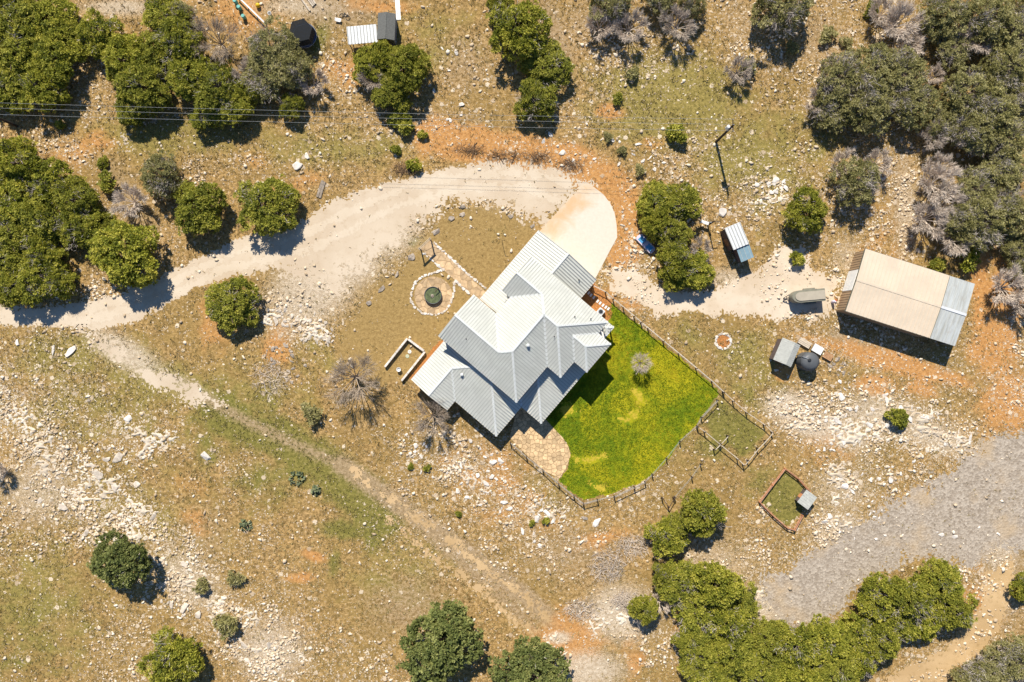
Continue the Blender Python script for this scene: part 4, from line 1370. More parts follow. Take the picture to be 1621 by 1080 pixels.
for (px, py), nm_, lab in (((374.5, 5), 'barrel', 'pale teal barrel lying closest to the white rail end'), ((380.5, 14.5), 'barrel', 'teal barrel between two other teal barrels'), ((387.5, 29), 'barrel', 'pale green barrel furthest along the white rail')):
    b_ = thing(nm_, lab, 'barrel', (*W(px, py), 0), 0, 'teal barrels beside the white rail')
    MB().lathe([(.27, 0), (.31, .1), (.29, .3), (.31, .5), (.29, .7), (.31, .8), (.27, .88)], 16).build('drum', M['teal'], b_, True)
    MB().lathe([(.25, .88), (.25, .9)], 16).build('lid', M['teal'], b_)
yb = thing('ball', 'yellow play ball on the dry ground beyond the white rail', 'ball', (*W(409.5, 10.5), 0))
MB().lathe([(.02, 0), (.2, .05), (.33, .2), (.36, .36), (.33, .52), (.2, .67), (.02, .72)], 16).build('ball_skin', M['yellow'], yb, True)
MB().lathe([(.05, .7), (.05, .74)], 8).build('valve', M['dark'], yb)
wr = thing('board_rail', 'long white rail fence running past the teal barrels', 'rail', (*W(400, 20), 0))
p0, p1 = Vector((*W(377, -4), 0)), Vector((*W(424, 42), 0))
o0 = Vector((*W(400, 20), 0))
MB().beam(p0 - o0 + Vector((0, 0, .75)), p1 - o0 + Vector((0, 0, .75)), .22, .06).build('rail', M['white'], wr)
for i in range(4):
    q = p0.lerp(p1, .04 + .3 * i) - o0
    MB().box(q.x - .06, q.x + .06, q.y - .06, q.y + .06, 0, .72).build('post', M['white'], wr)
for j, (a, b) in enumerate((((474, -6), (491, 18)), ((484, -6), (496, 11)), ((488, -6), (498, 9)), ((492, -6), (500, 7)))):
    pa, pb = Vector((*W(*a), .1)), Vector((*W(*b), .1))
    o = (pa + pb) / 2
    tt = thing('timber_beam', 'pale squared timber in the loose lumber pile above trampoline', 'timber', (o.x, o.y, 0), 0, 'lumber lying above the trampoline')
    MB().beam(pa - Vector((o.x, o.y, 0)), pb - Vector((o.x, o.y, 0)), .24, .2).build('beam', M['wood_pale'], tt)
    MB().beam((pb - Vector((o.x, o.y, 0))), (pb - Vector((o.x, o.y, 0))) + (pb - pa).normalized() * .03, .2, .16).build('end_grain', M['wood_dark'], tt)
sh = thing('tin_sheet', 'long pale corrugated tin sheet lying beside the shingled shed', 'tin sheet', (*W(630, 15), 0), R(4))
roof_slope(sh, [(-.35, -1.7), (.35, -1.7), (.35, 1.7), (-.35, 1.7)], lambda x, y: .1, 1, M['tin_white'], .14, (.05, .03), .04, 'sheet')
MB().box(-.3, .3, -.1, .1, 0, .06).build('batten', M['wood'], sh)
bk = thing('bicycle', 'dark bicycle lying on the grass near the white carport', 'bicycle', (*W(546, 27), 0.0), R(-20))
for x in (-.52, .52):
    mb = MB()
    for i in range(16):
        a, b = 2 * math.pi * i / 16, 2 * math.pi * (i + 1) / 16
        mb.tube((x + .34 * math.cos(a), .34 * math.sin(a), .06 if x < 0 else .08), (x + .34 * math.cos(b), .34 * math.sin(b), .06 if x < 0 else .08), .035, k=5)
    mb.build('wheel', M['rubber'], bk)
MB().tube((-.52, 0, .07), (-.05, 0, .07), .03).tube((-.05, 0, .07), (.35, .4, .07), .03).tube((-.2, .42, .07), (.35, .4, .07), .03).tube((-.05, 0, .07), (-.2, .5, .07), .03).tube((.35, .45, .07), (.52, 0, .08), .03).tube((-.52, 0, .07), (-.2, .42, .07), .025).build('frame', M['dark'], bk)
MB().beam((-.35, .52, .08), (-.08, .52, .08), .12, .06).build('saddle', M['dark'], bk)
MB().tube((.3, .52, .3), (.4, .5, .0), .025).build('handlebar', M['steel'], bk)
cb = thing('cardboard_box', 'pale open carton on the grass beside the dark bicycle', 'box', (*W(536, 33), 0), R(-12))
MB().box(-.3, .3, -.28, .28, 0, .32).build('carton', M['white'], cb)
for s in (-1, 1):
    MB().beam((s * .3, 0, .32), (s * .5, 0, .4), .5, .015).build('flap', M['white'], cb)
wb = thing('bucket', 'white bucket on dry ground between white rail and trampoline', 'bucket', (*W(428, 23), 0))
MB().lathe([(.22, 0), (.3, .5), (.26, .5), (.2, .08)], 16).build('pail', M['white'], wb)
MB().tube((-.29, 0, .5), (0, .35, .45), .015).tube((0, .35, .45), (.29, 0, .5), .015).build('handle', M['steel'], wb)

# ------------------------------------------------------------------ front yard
ar = thing('arbor', 'open timber arbor over the start of the flagstone walk', 'arbor', (*W(675, 390), 0))
o0 = Vector((*W(675, 390), 0))
pa, pb = Vector((*W(683, 382), 0)) - o0, Vector((*W(667, 397), 0)) - o0
pd = (pb - pa).normalized()
pn = Vector((-pd.y, pd.x, 0))
for q in (pa, pb):
    MB().box(q.x - .09, q.x + .09, q.y - .09, q.y + .09, 0, 2.3).build('post', M['wood'], ar)
for s in (-.1, .1):
    MB().beam(pa - pd * .2 + pn * s + Vector((0, 0, 2.38)), pb + pd * .2 + pn * s + Vector((0, 0, 2.38)), .07, .16).build('beam', M['wood_pale'], ar)

ft = thing('stock_tank_fountain', 'round green stock tank of water ringed by stones', 'fountain', (*CIRC_C, 0))
MB().lathe([(1.36, 0.03), (1.38, .1), (1.34, .3), (1.38, .5), (1.38, .62), (1.28, .62), (1.28, .42)], 32).build('tank_wall', M['tank'], ft, True)
MB().lathe([(1.27, .45), (1.27, .5)], 32).build('water', M['water'], ft)
MB().tube((.7, .9, .0), (.95, 1.1, 1.1), .1).build('pump_stand', M['wood_dark'], ft)
MB().tube((.95, 1.1, 1.1), (.35, .45, 1.0), .06).build('spout', M['wood_dark'], ft)
MB().lathe([(.2, .48), (.28, .56), (.1, .62)], 12, (-.1, -.1)).build('float_stone', M['stone_grey'], ft)

hk = thing('feeder_hook', 'slim dark post with hook standing on the front lawn', 'feeder hook', (*W(795, 384), 0))
MB().tube((0, 0, 0), (0, 0, 2.2), .045, .035).build('pole', M['pole'], hk)
MB().tube((0, 0, 2.18), (.25, 0, 2.35), .03).tube((.25, 0, 2.35), (.45, 0, 2.2), .03).build('hook', M['pole'], hk)

rb = thing('raised_bed', 'three sided pale timber bed wall beside the front corner', 'garden bed', (*W(640, 566), 0))
o0 = Vector((*W(640, 566), 0))
rbp = [Vector((*W(a, b, .6), 0)) - o0 for a, b in ((609, 581), (644.5, 536), (672.5, 557), (635.5, 603))]
for i in range(3):
    a, b = rbp[i], rbp[i + 1]
    d = (b - a).normalized()
    n_ = 3 if i == 1 else 4
    for j in range(2):
        for m_ in range(n_):
            p, q = a.lerp(b, m_ / n_ + .004), a.lerp(b, (m_ + 1) / n_ - .004)
            if i == 1 and m_ == 0:
                p = p + d * .2
            if i == 1 and m_ == n_ - 1:
                q = q - d * .2
            z = Vector((0, 0, .17 + j * .335))
            MB().beam(p + z, q + z, .3, .33).build('block', M['stone_pale'], rb)
for px, py, lab, m_ in ((648.5, 557, 'pale round stepping disc inside timber bed nearest its corner', 'stone_pale'), (645, 564, 'pale green round stepping disc in middle of the bed', 'teal')):
    d_ = thing('stepping_disc', lab, 'stepping stone', (*W(px, py), 0), 0, 'discs in the raised bed')
    MB().lathe([(.28, 0), (.3, .05), (.26, .07)], 18).build('disc', M['stone_pale'] if m_ == 'stone_pale' else pmat('pale_green_disc', (.48, .52, .36), .8, .1), d_)
    MB().lathe([(.1, .065), (.1, .08)], 12).build('inlay', M['stone'], d_)
uk = thing('urn', 'white planter urn in the open end of the bed', 'urn', (*W(632, 585), 0))
MB().lathe([(.22, 0), (.16, .1), (.3, .4), (.36, .62), (.3, .62), (.26, .45)], 18).build('bowl', M['white'], uk, True)
MB().tube((.3, .1, 0), (.42, .05, 1.0), .03).build('stake', M['dark'], uk)

for a, b in (((502.5, 312), (511, 286)), ((506.5, 314), (514, 288))):
    pa, pb = Vector((*W(*a), 0)), Vector((*W(*b), 0))
    o = (pa + pb) / 2
    tt = thing('weathered_plank', 'long weathered plank lying on the bank above the driveway', 'plank', (o.x, o.y, 0), 0, 'planks on the bank above the driveway')
    MB().beam(pa - o + Vector((0, 0, .12)), pb - o + Vector((0, 0, .12)), .36, .1).build('board', M['wood'], tt)
    for s in (.2, .8):
        q = (pa - o).lerp(pb - o, s)
        MB().box(q.x - .2, q.x + .2, q.y - .1, q.y + .1, 0, .07).build('bearer', M['wood_dark'], tt)

# white paving slabs and cooler in the corner by the garage
for i, (px, py) in enumerate(((932, 464), (935.5, 467.5), (940, 471), (946, 477), (950, 480), (954.5, 483.5), (959, 486.5), (963, 489))):
    q = Vector(W(px, py))
    o = MB().beam((q.x - .15, q.y - .2, .06), (q.x + .15, q.y + .2, .06), .3, .07).build('paving_slab', M['white'])
    tag(o, 'white stepping slab set in orange mulch behind the garage', 'stepping slab', 'white slabs in the mulch bed')
ac = thing('cooling_unit', 'white outdoor cooling unit with round fan beside house wall', 'air conditioner', (*W(950, 494), 0), HANG)
MB().box(-.5, .5, -.5, .5, 0.02, .9).build('cabinet', M['white'], ac)
MB().lathe([(.42, .9), (.42, .93), (.36, .93), (.34, .91)], 20).build('fan_guard', M['steel'], ac)
MB().lathe([(.3, .9), (.3, .925)], 16).build('fan', M['dark'], ac)

# ------------------------------------------------------------------ power line
POLE_Z = 8.6
pole_tops = []
for px, py, lab, name in ((1133.5, 225, 'tall dark power pole with grey transformer above the drive', 'power_pole'), (27, 200, 'tall dark power pole among junipers at the line end', 'power_pole')):
    x, y = W(px, py)
    t = thing(name, lab, 'power pole', (x, y, 0))
    MB().tube((0, 0, 0), (0, 0, POLE_Z), .21, .15, 10).build('pole', M['pole'], t)
    MB().beam((0, -.95, POLE_Z - .35), (0, .95, POLE_Z - .35), .12, .12).build('crossarm', M['pole'], t)
    for yy in (-.85, 0, .85):
        zz = POLE_Z - .29 if yy else POLE_Z
        MB().lathe([(.05, zz), (.08, zz + .06), (.05, zz + .16)], 8, (0, yy)).build('insulator', M['steel'], t)
    if px > 500:
        MB().lathe([(.24, POLE_Z - 1.9), (.27, POLE_Z - 1.85), (.27, POLE_Z - 1.0), (.2, POLE_Z - .92)], 14, (-.42, .05)).build('transformer', M['white'], t)
        MB().beam((-.3, .05, POLE_Z - 1.4), (0, .05, POLE_Z - 1.4), .08, .3).build('bracket', M['steel'], t)
    pole_tops.append((x, y))
(xa, ya), (xb, yb_) = pole_tops
for i, (dy, dz) in enumerate(((-.85, -.29 + .16), (0, .16), (.85, -.29 + .16))):
    nm_ = ('power line wire nearest the house, strung between the poles', 'middle power line wire strung between the two poles', 'power line wire furthest from the house, strung between poles')[i]
    w_ = thing('power_wire', nm_, 'wire', (xa, ya + dy, 0), 0, 'power line wires')
    mb = MB()
    prev = None
    ext = 60
    n_ = 26
    L_ = xb - xa
    for k_ in range(n_ + 1):
        s = k_ / n_
        z = POLE_Z + dz - 4 * .7 * s * (1 - s)
        cur = (L_ * s, (yb_ - ya) * s, z)
        if prev:
            mb.tube(prev, cur, .017, k=4, caps=False)
        prev = cur
    mb.build('conductor', M['wire'], w_)
    mb = MB()
    prev = None
    for k_ in range(11):
        s = k_ / 10
        cur = (L_ - 45 * s, (yb_ - ya) + 1.5 * s, POLE_Z + dz - 1.2 * s * (1 - s))
        if prev:
            mb.tube(prev, cur, .017, k=4, caps=False)
        prev = cur
    mb.build('far_conductor', M['wire'], w_)

sp = thing('service_pole', 'short dark service pole with white meter board beside junipers', 'utility pole', (*W(1120, 357), 0))
MB().tube((0, 0, 0), (0, 0, 4.0), .12, .09, 8).build('pole', M['pole'], sp)
MB().beam((-.35, -.0, 3.7), (.75, 0, 3.7), .08, .1).build('crossarm', M['pole'], sp)
MB().beam((-1.35, .5, 1.0), (-.1, .1, 1.0), .5, .08).build('meter_board', M['white'], sp)
for x, y in ((-1.25, .46), (-.35, .18)):
    MB().box(x - .05, x + .05, y - .05, y + .05, 0, .97).build('board_leg', M['steel'], sp)
MB().box(-.2, .2, .12, .24, 1.4, 1.9).build('meter_box', M['steel'], sp)

# ------------------------------------------------------------------ fences
def fence(name, label, posts, rails, ph=1.15, pm='wood_dark', rm='wood', wires=True, group=None, pr=.08, rail_z=(1.08,), rail_w=.11):
    o = Vector((*W(*posts[0]), 0))
    t = thing(name, label, 'fence', (o.x, o.y, 0), 0, group)
    P = [Vector((*W(*p), 0)) - o for p in posts]
    for p in P:
        h = ph + rnd.uniform(-.05, .05)
        MB().box(p.x - pr, p.x + pr, p.y - pr, p.y + pr, 0, h).build('post', M[pm], t)
    for i, (a, b) in enumerate(zip(P[:-1], P[1:])):
        if i in rails:
            for z in rail_z:
                MB().beam(a + Vector((0, 0, z)), b + Vector((0, 0, z)), rail_w, .06).build('rail', M[rm], t)
        if wires:
            for z in (.3, .55, .8):
                MB().tube(a + Vector((0, 0, z)), b + Vector((0, 0, z)), .012, k=4, caps=False).build('wire', M['wire'], t)
    return t


fence('yard_fence', 'post and rail fence between green lawn and gravel yard', [(938, 453), (958, 463), (970, 474), (986, 487), (1003, 501), (1014, 511), (1025, 520), (1049, 540), (1073.5, 560), (1101, 583), (1126, 604), (1143, 620)], range(0, 11), rm='wood_pale')
fence('lawn_fence', 'post and wire fence with pale rail along the lawn curve', [(808, 700), (833, 722), (859, 742.6), (884, 765), (908, 784), (923, 796), (945, 790), (971.6, 785), (1003, 770), (1020, 762), (1031.5, 750), (1054, 725), (1075, 698), (1102, 674), (1109, 660), (1134, 633)], (0, 1, 2, 3, 4, 5, 7, 8, 14), rm='wood')
fence('garden_fence', 'weathered rail fence around the small garden by lawn corner', [(1144, 621), (1159, 635), (1180, 653), (1208, 672), (1220, 684), (1209, 697), (1197, 709), (1182, 728), (1175, 735), (1166, 726), (1138, 703), (1114, 683), (1103, 675)], range(0, 12), rm='wood_pale', wires=False)
fence('gate_rail', 'short gate rail crossing the garden fence', [(1129, 711), (1138.5, 701.5), (1150, 689)], (0, 1), rm='wood_pale', wires=False)
fence('corner_brace', 'small V shaped rail brace standing above the junipers', [(1047, 787), (1057, 801), (1065, 787)], (0, 1), rm='wood_dark', wires=False, rail_w=.1)
fence('wire_fence_stub', 'two lone posts with wire between garden and junipers', [(1108, 734), (1094, 754), (1067, 786)], (), wires=True)
fence('pen_fence', 'low reddish board fence around the chicken pen', [(1279, 776), (1262, 757), (1241, 741), (1221, 767), (1201, 794), (1222, 815), (1245, 835), (1256, 838), (1268, 815)], range(8), ph=.8, pm='wood_rust', rm='wood_rust', rail_z=(.25, .7), rail_w=.16)

# ------------------------------------------------------------------ trees: prototypes
def unit(v):
    return v / (np.linalg.norm(v, axis=-1, keepdims=True) + 1e-9)


def blades(p, d, L, Wd, rng, up=0.0):
    """one rhombic leaf spray per row: p base, d direction"""
    n = len(p)
    s = unit(np.cross(d, unit(rng.normal(size=(n, 3)) + np.array([0, 0, up])))) 
    L = L[:, None]
    Wd = Wd[:, None]
    v = np.stack([p, p + d * L * 0.55 + s * Wd / 2, p + d * L, p + d * L * 0.55 - s * Wd / 2], 1).reshape(-1, 3)
    f = np.arange(4 * n).reshape(n, 4)
    return v, f


def crown_points(rng, n, Rr, flat, zc, lobes, gap):
    K_ = lobes
    ang = rng.uniform(0, 2 * np.pi, K_)
    rad = Rr * 0.72 * np.sqrt(rng.uniform(0.05, 1, K_))
    cz = rng.uniform(-.35, .55, K_) * (1 - (rad / Rr) ** 2)
    lc = np.stack([rad * np.cos(ang), rad * np.sin(ang), cz * Rr], 1)
    lr = Rr * rng.uniform(.20, .36, K_)
    lc[0] = (0, 0, .2 * Rr)
    lr[0] = .5 * Rr
    P, N = [], []
    tot = 0
    while tot < n:
        m = n * 2
        k = rng.choice(K_, m, p=lr ** 2 / np.sum(lr ** 2))
        d = unit(rng.normal(size=(m, 3)))
        depth = 1 - 0.35 * rng.uniform(0, 1, m) ** 2.2
        p = lc[k] + d * (lr[k] * depth)[:, None]
        ok = d[:, 2] > -0.65
        for j in range(K_):
            ok &= ~((np.linalg.norm(p - lc[j], axis=1) < lr[j] * 0.72) & (k != j))
        nz = vnoise(p[:, 0] * 1.5 / (Rr / 4.5) + 50, p[:, 1] * 1.5 / (Rr / 4.5) + p[:, 2] * 0.9, int(rng.integers(0, 999)))
        ok &= nz > gap
        P.append(p[ok])
        N.append(d[ok])
        tot += int(ok.sum())
    P, N = np.concatenate(P)[:n], np.concatenate(N)[:n]
    P = P + N * np.minimum(rng.exponential(.045 * Rr, n), .16 * Rr)[:, None]
    P[:, 2] = P[:, 2] * flat + zc
    P[:, 2] = np.maximum(P[:, 2], 0.15)
    return P, N, lc, lr


def make_crown(seed, Rr, n, per, L, Wd, flat, zc, lobes, gap, mat, up=0.55, name='crown', clump=14):
    """foliage gathered into fans: n sprays in n/clump tufts that open outwards, dark gaps between them"""
    rng = np.random.default_rng(seed)
    m = max(20, n // clump)
    P, N, lc, lr = crown_points(rng, m, Rr, flat, zc, lobes, gap)
    tc = np.clip(rng.uniform(0, 1, m) * 0.6 + 0.5 * vnoise(P[:, 0] * 0.8 + 9, P[:, 1] * 0.8, seed) - .05, 0, 1)
    k = np.repeat(np.arange(m), clump)
    n = len(k)
    cr = L * rng.uniform(.55, 1.1, m)[k]
    axis_ = unit(N * 0.6 + np.array([0, 0, up]))[k]
    q = unit(rng.normal(size=(n, 3)))
    q = unit(q + axis_ * 0.8)
    q[:, 2] *= 0.55
    q = unit(q)
    V, F, T = [], [], []
    base = 0
    for j in range(per):
        d = unit(q * np.array([1, 1, .6]) + rng.normal(size=(n, 3)) * np.array([.45, .45, .2]))
        p = P[k] + q * (cr * rng.uniform(.05, .75, n))[:, None]
        v, f = blades(p, d, L * rng.uniform(.55, 1.15, n), Wd * rng.uniform(.7, 1.3, n), rng, 1.0)
        V.append(v)
        F.append(f + base)
        base += len(v)
        T.append(np.repeat(np.clip(tc[k] + rng.normal(size=n) * .16, 0, 1), 4))
    V = np.concatenate(V)
    V[:, 2] = np.maximum(V[:, 2], 0.03)
    return np_mesh(name, V, np.concatenate(F), mat, {'tint': np.concatenate(T)}), lc


def make_twigs(seed, Rr, n, flat, zc, mat, L=0.9, w=0.05):
    rng = np.random.default_rng(seed)
    d = unit(rng.normal(size=(n, 3)) * np.array([1, 1, .6]) + np.array([0, 0, .35]))
    grp = unit(rng.normal(size=(7, 3)) * np.array([1, 1, .4]) + np.array([0, 0, .4]))
    k = rng.integers(0, 7, n)
    p = grp[k] * (Rr * rng.uniform(.25, .8, n))[:, None] + rng.normal(size=(n, 3)) * Rr * .12
    p[:, 2] = p[:, 2] * flat + zc
    p[:, 2] = np.maximum(p[:, 2], .2)
    dd = unit(d + grp[k] * .9)
    v, f = blades(p, dd, L * rng.uniform(.6, 1.4, n), np.full(n, w), rng)
    return np_mesh('dead_twigs', v, f, mat)


def make_trunk(seed, h, r, limbs, reach, mat):
    rg = random.Random(seed)
    mb = MB()
    a0 = rg.uniform(0, 6.3)
    bend = (math.cos(a0) * h * .08, math.sin(a0) * h * .08)
    mb.tube((0, 0, 0), (bend[0], bend[1], h * .45), r * 1.25, r, 8)
    mb.tube((bend[0], bend[1], h * .43), (bend[0] * .5, bend[1] * .5, h), r, r * .55, 7)
    for i in range(limbs):
        a = 2 * math.pi * (i + rg.uniform(-.3, .3)) / limbs
        z0 = h * rg.uniform(.3, .75)
        p = (bend[0] * .9, bend[1] * .9, z0)
        q = (math.cos(a) * reach * .5, math.sin(a) * reach * .5, z0 + h * rg.uniform(.12, .3))
        e = (math.cos(a + .3) * reach * rg.uniform(.75, .95), math.sin(a + .3) * reach * rg.uniform(.75, .95), z0 + h * rg.uniform(.2, .5))
        mb.tube(p, q, r * .5, r * .32, 5)
        mb.tube(q, e, r * .32, r * .12, 5)
    me = bpy.data.meshes.new('trunk')
    me.from_pydata(mb.v, [], mb.f)
    me.materials.append(mat)
    return me


def make_bare(seed, Rr, h, mat, n_twig=2600, limbs=8, w=.055, spread=1.0, thin=1.0):
    """leafless tree: tubes for limbs, fine slivers for the twigs; returns (trunk mesh, twig mesh)"""
    rg = random.Random(seed)
    rng = np.random.default_rng(seed)
    mb = MB()
    mb.tube((0, 0, 0), (0, 0, h * .25), .16 * Rr / 3, .13 * Rr / 3, 7)
    ends = []
    for i in range(limbs):
        a = 2 * math.pi * (i + rg.uniform(-.35, .35)) / limbs
        k = rg.uniform(.35, 1) * spread
        p = Vector((0, 0, h * .22))
        q = Vector((math.cos(a) * Rr * .3 * k, math.sin(a) * Rr * .3 * k, h * rg.uniform(.45, .6)))
        e = Vector((math.cos(a) * Rr * .62 * k, math.sin(a) * Rr * .62 * k, h * rg.uniform(.68, .85)))
        mb.tube(p, q, .09 * thin * Rr / 3, .06 * thin * Rr / 3, 5)
        mb.tube(q, e, .06 * thin * Rr / 3, .03 * thin * Rr / 3, 5)
        for j in range(6):
            b = a + rg.uniform(-.9, .9)
            m = q.lerp(e, rg.uniform(.1, 1))
            o = m + Vector((math.cos(b), math.sin(b), rg.uniform(.1, .7))) * Rr * rg.uniform(.18, .34)
            mb.tube(m, o, .03 * thin * Rr / 3, .012 * thin * Rr / 3, 4)
            ends.append((m, o))
    me = bpy.data.meshes.new('trunk')
    me.from_pydata(mb.v, [], mb.f)
    me.materials.append(mat)
    k = rng.integers(0, len(ends), n_twig)
    A = np.array([tuple(a) for a, b in ends])[k]
    B = np.array([tuple(b) for a, b in ends])[k]
    s = rng.uniform(.15, 1, n_twig)[:, None]
    p = A * (1 - s) + B * s
    out = unit(p * np.array([1, 1, .3]) + 1e-6)
    d = unit(unit(B - A) * .8 + out * .35 + rng.normal(size=(n_twig, 3)) * .55 + np.array([0, 0, .3]))
    v, f = blades(p, d, Rr * rng.uniform(.10, .32, n_twig), np.full(n_twig, w) * rng.uniform(.5, 1.2, n_twig), rng)
    return me, np_mesh('twigs', v, f, mat)


PROTO = {}
PR = 4.5


def proto(kind, seed, mat, **kw):
    flat, zc = kw.get('flat', .62), kw.get('zc', 2.35)
    cr, lc = make_crown(seed, PR, kw.get('n', 13500), kw.get('per', 2), kw.get('L', .40), kw.get('Wd', .14), flat, zc, kw.get('lobes', 22), kw.get('gap', .22), mat)
    tw = make_twigs(seed + 1, PR, kw.get('tw', 260), flat, zc, M['twig']) if kw.get('tw', 260) else None
    PROTO.setdefault(kind, []).append((cr, make_trunk(seed + 2, zc + 1.2, .22, 7, PR * .75, M['trunk']), tw))


for i in range(4):
    proto('J', 100 + i * 7, M['juniper'], gap=.44, tw=600, lobes=22 + i)
for i in range(3):
    proto('D', 200 + i * 7, M['dull'], n=9000, gap=.42, tw=1500, Wd=.12, lobes=22)
for i in range(2):
    proto('O', 300 + i * 7, M['oak'], n=12000, per=2, L=.36, Wd=.19, gap=.32, tw=60, lobes=24, flat=.7, zc=2.9)
BARE = []
for i in range(4):
    BARE.append(make_bare(400 + i, 3.0, 3.0, M['bare'], 4200, 10, .045))
BARE_D = [make_bare(431, 4.2, 4.2, M['bare_dark'], 3000, 13, .034, thin=.6), make_bare(433, 4.2, 4.0, M['bare_dark'], 2600, 12, .034, thin=.6)]
FUZZ = [make_bare(451, 2.2, 3.0, M['bare'], 2600, 16, .022, thin=.6)]
SHRUB = []
for i in range(3):
    cr, _ = make_crown(500 + i, 1.2, 700, 2, .36, .15, .75, .62, 6, .15, M['juniper'])
    SHRUB.append((cr, make_trunk(520 + i, .8, .06, 5, .8, M['trunk'])))
SHRUB_D = []
for i in range(2):
    cr, _ = make_crown(540 + i, 1.2, 600, 2, .34, .12, .75, .6, 6, .2, M['dull'])
    SHRUB_D.append((cr, make_trunk(560 + i, .8, .06, 5, .8, M['trunk'])))


def obj_of(me, name, parent, sc=(1, 1, 1)):
    o = bpy.data.objects.new(name, me)
    o.parent = parent
    o.scale = sc
    return link(o)


tcount = 0


def plant_tree(kind, px, py, r, name, label, cat='tree', group=None, hgt=1.0):
    """px,py,r: the crown as it shows in the photograph (pixels)"""
    global tcount
    tcount += 1
    rg = random.Random(tcount * 31 + 5)
    if kind in 'JDO':
        s = r * PX * 0.975 / (PR * 1.08)
        sz = (0.35 + 0.65 * s) * hgt * rg.uniform(.82, 1.25)
        x, y = W(px, py, 2.5 * sz)
        t = thing(name, label, cat, (x, y, 0), rg.uniform(0, 6.28), group)
        cr, tk, tw = PROTO[kind][tcount % len(PROTO[kind])]
        sx = s * rg.uniform(.95, 1.06)
        obj_of(cr, 'crown', t, (sx, s * rg.uniform(.95, 1.05), sz))
        obj_of(tk, 'trunk', t, (s, s, sz))
        if tw and (kind == 'D' or rg.random() < .8):
            obj_of(tw, 'dead_twigs', t, (s, s, sz))['kind'] = 'stuff'
    elif kind in 'GBF':
        lst, r0 = {'G': (BARE, 3.0), 'B': (BARE_D, 4.2), 'F': (FUZZ, 2.2)}[kind]
        s = r * PX * .97 / (r0 * .95)
        sz = (0.25 + 0.75 * s) * hgt
        x, y = W(px, py, 2.2 * sz)
        t = thing(name, label, cat, (x, y, 0), rg.uniform(0, 6.28), group)
        tk, tw = lst[tcount % len(lst)]
        obj_of(tk, 'trunk', t, (s, s, sz))
        obj_of(tw, 'twigs', t, (s, s, sz))['kind'] = 'stuff'
    else:
        lst = SHRUB if kind == 's' else SHRUB_D
        s = r * PX / 1.2
        x, y = W(px, py, .6 * s)
        t = thing(name, label, cat, (x, y, 0), rg.uniform(0, 6.28), group)
        cr, tk = lst[tcount % len(lst)]
        obj_of(cr, 'crown', t, (s, s, s))
        obj_of(tk, 'stem', t, (s, s, s))
    return t


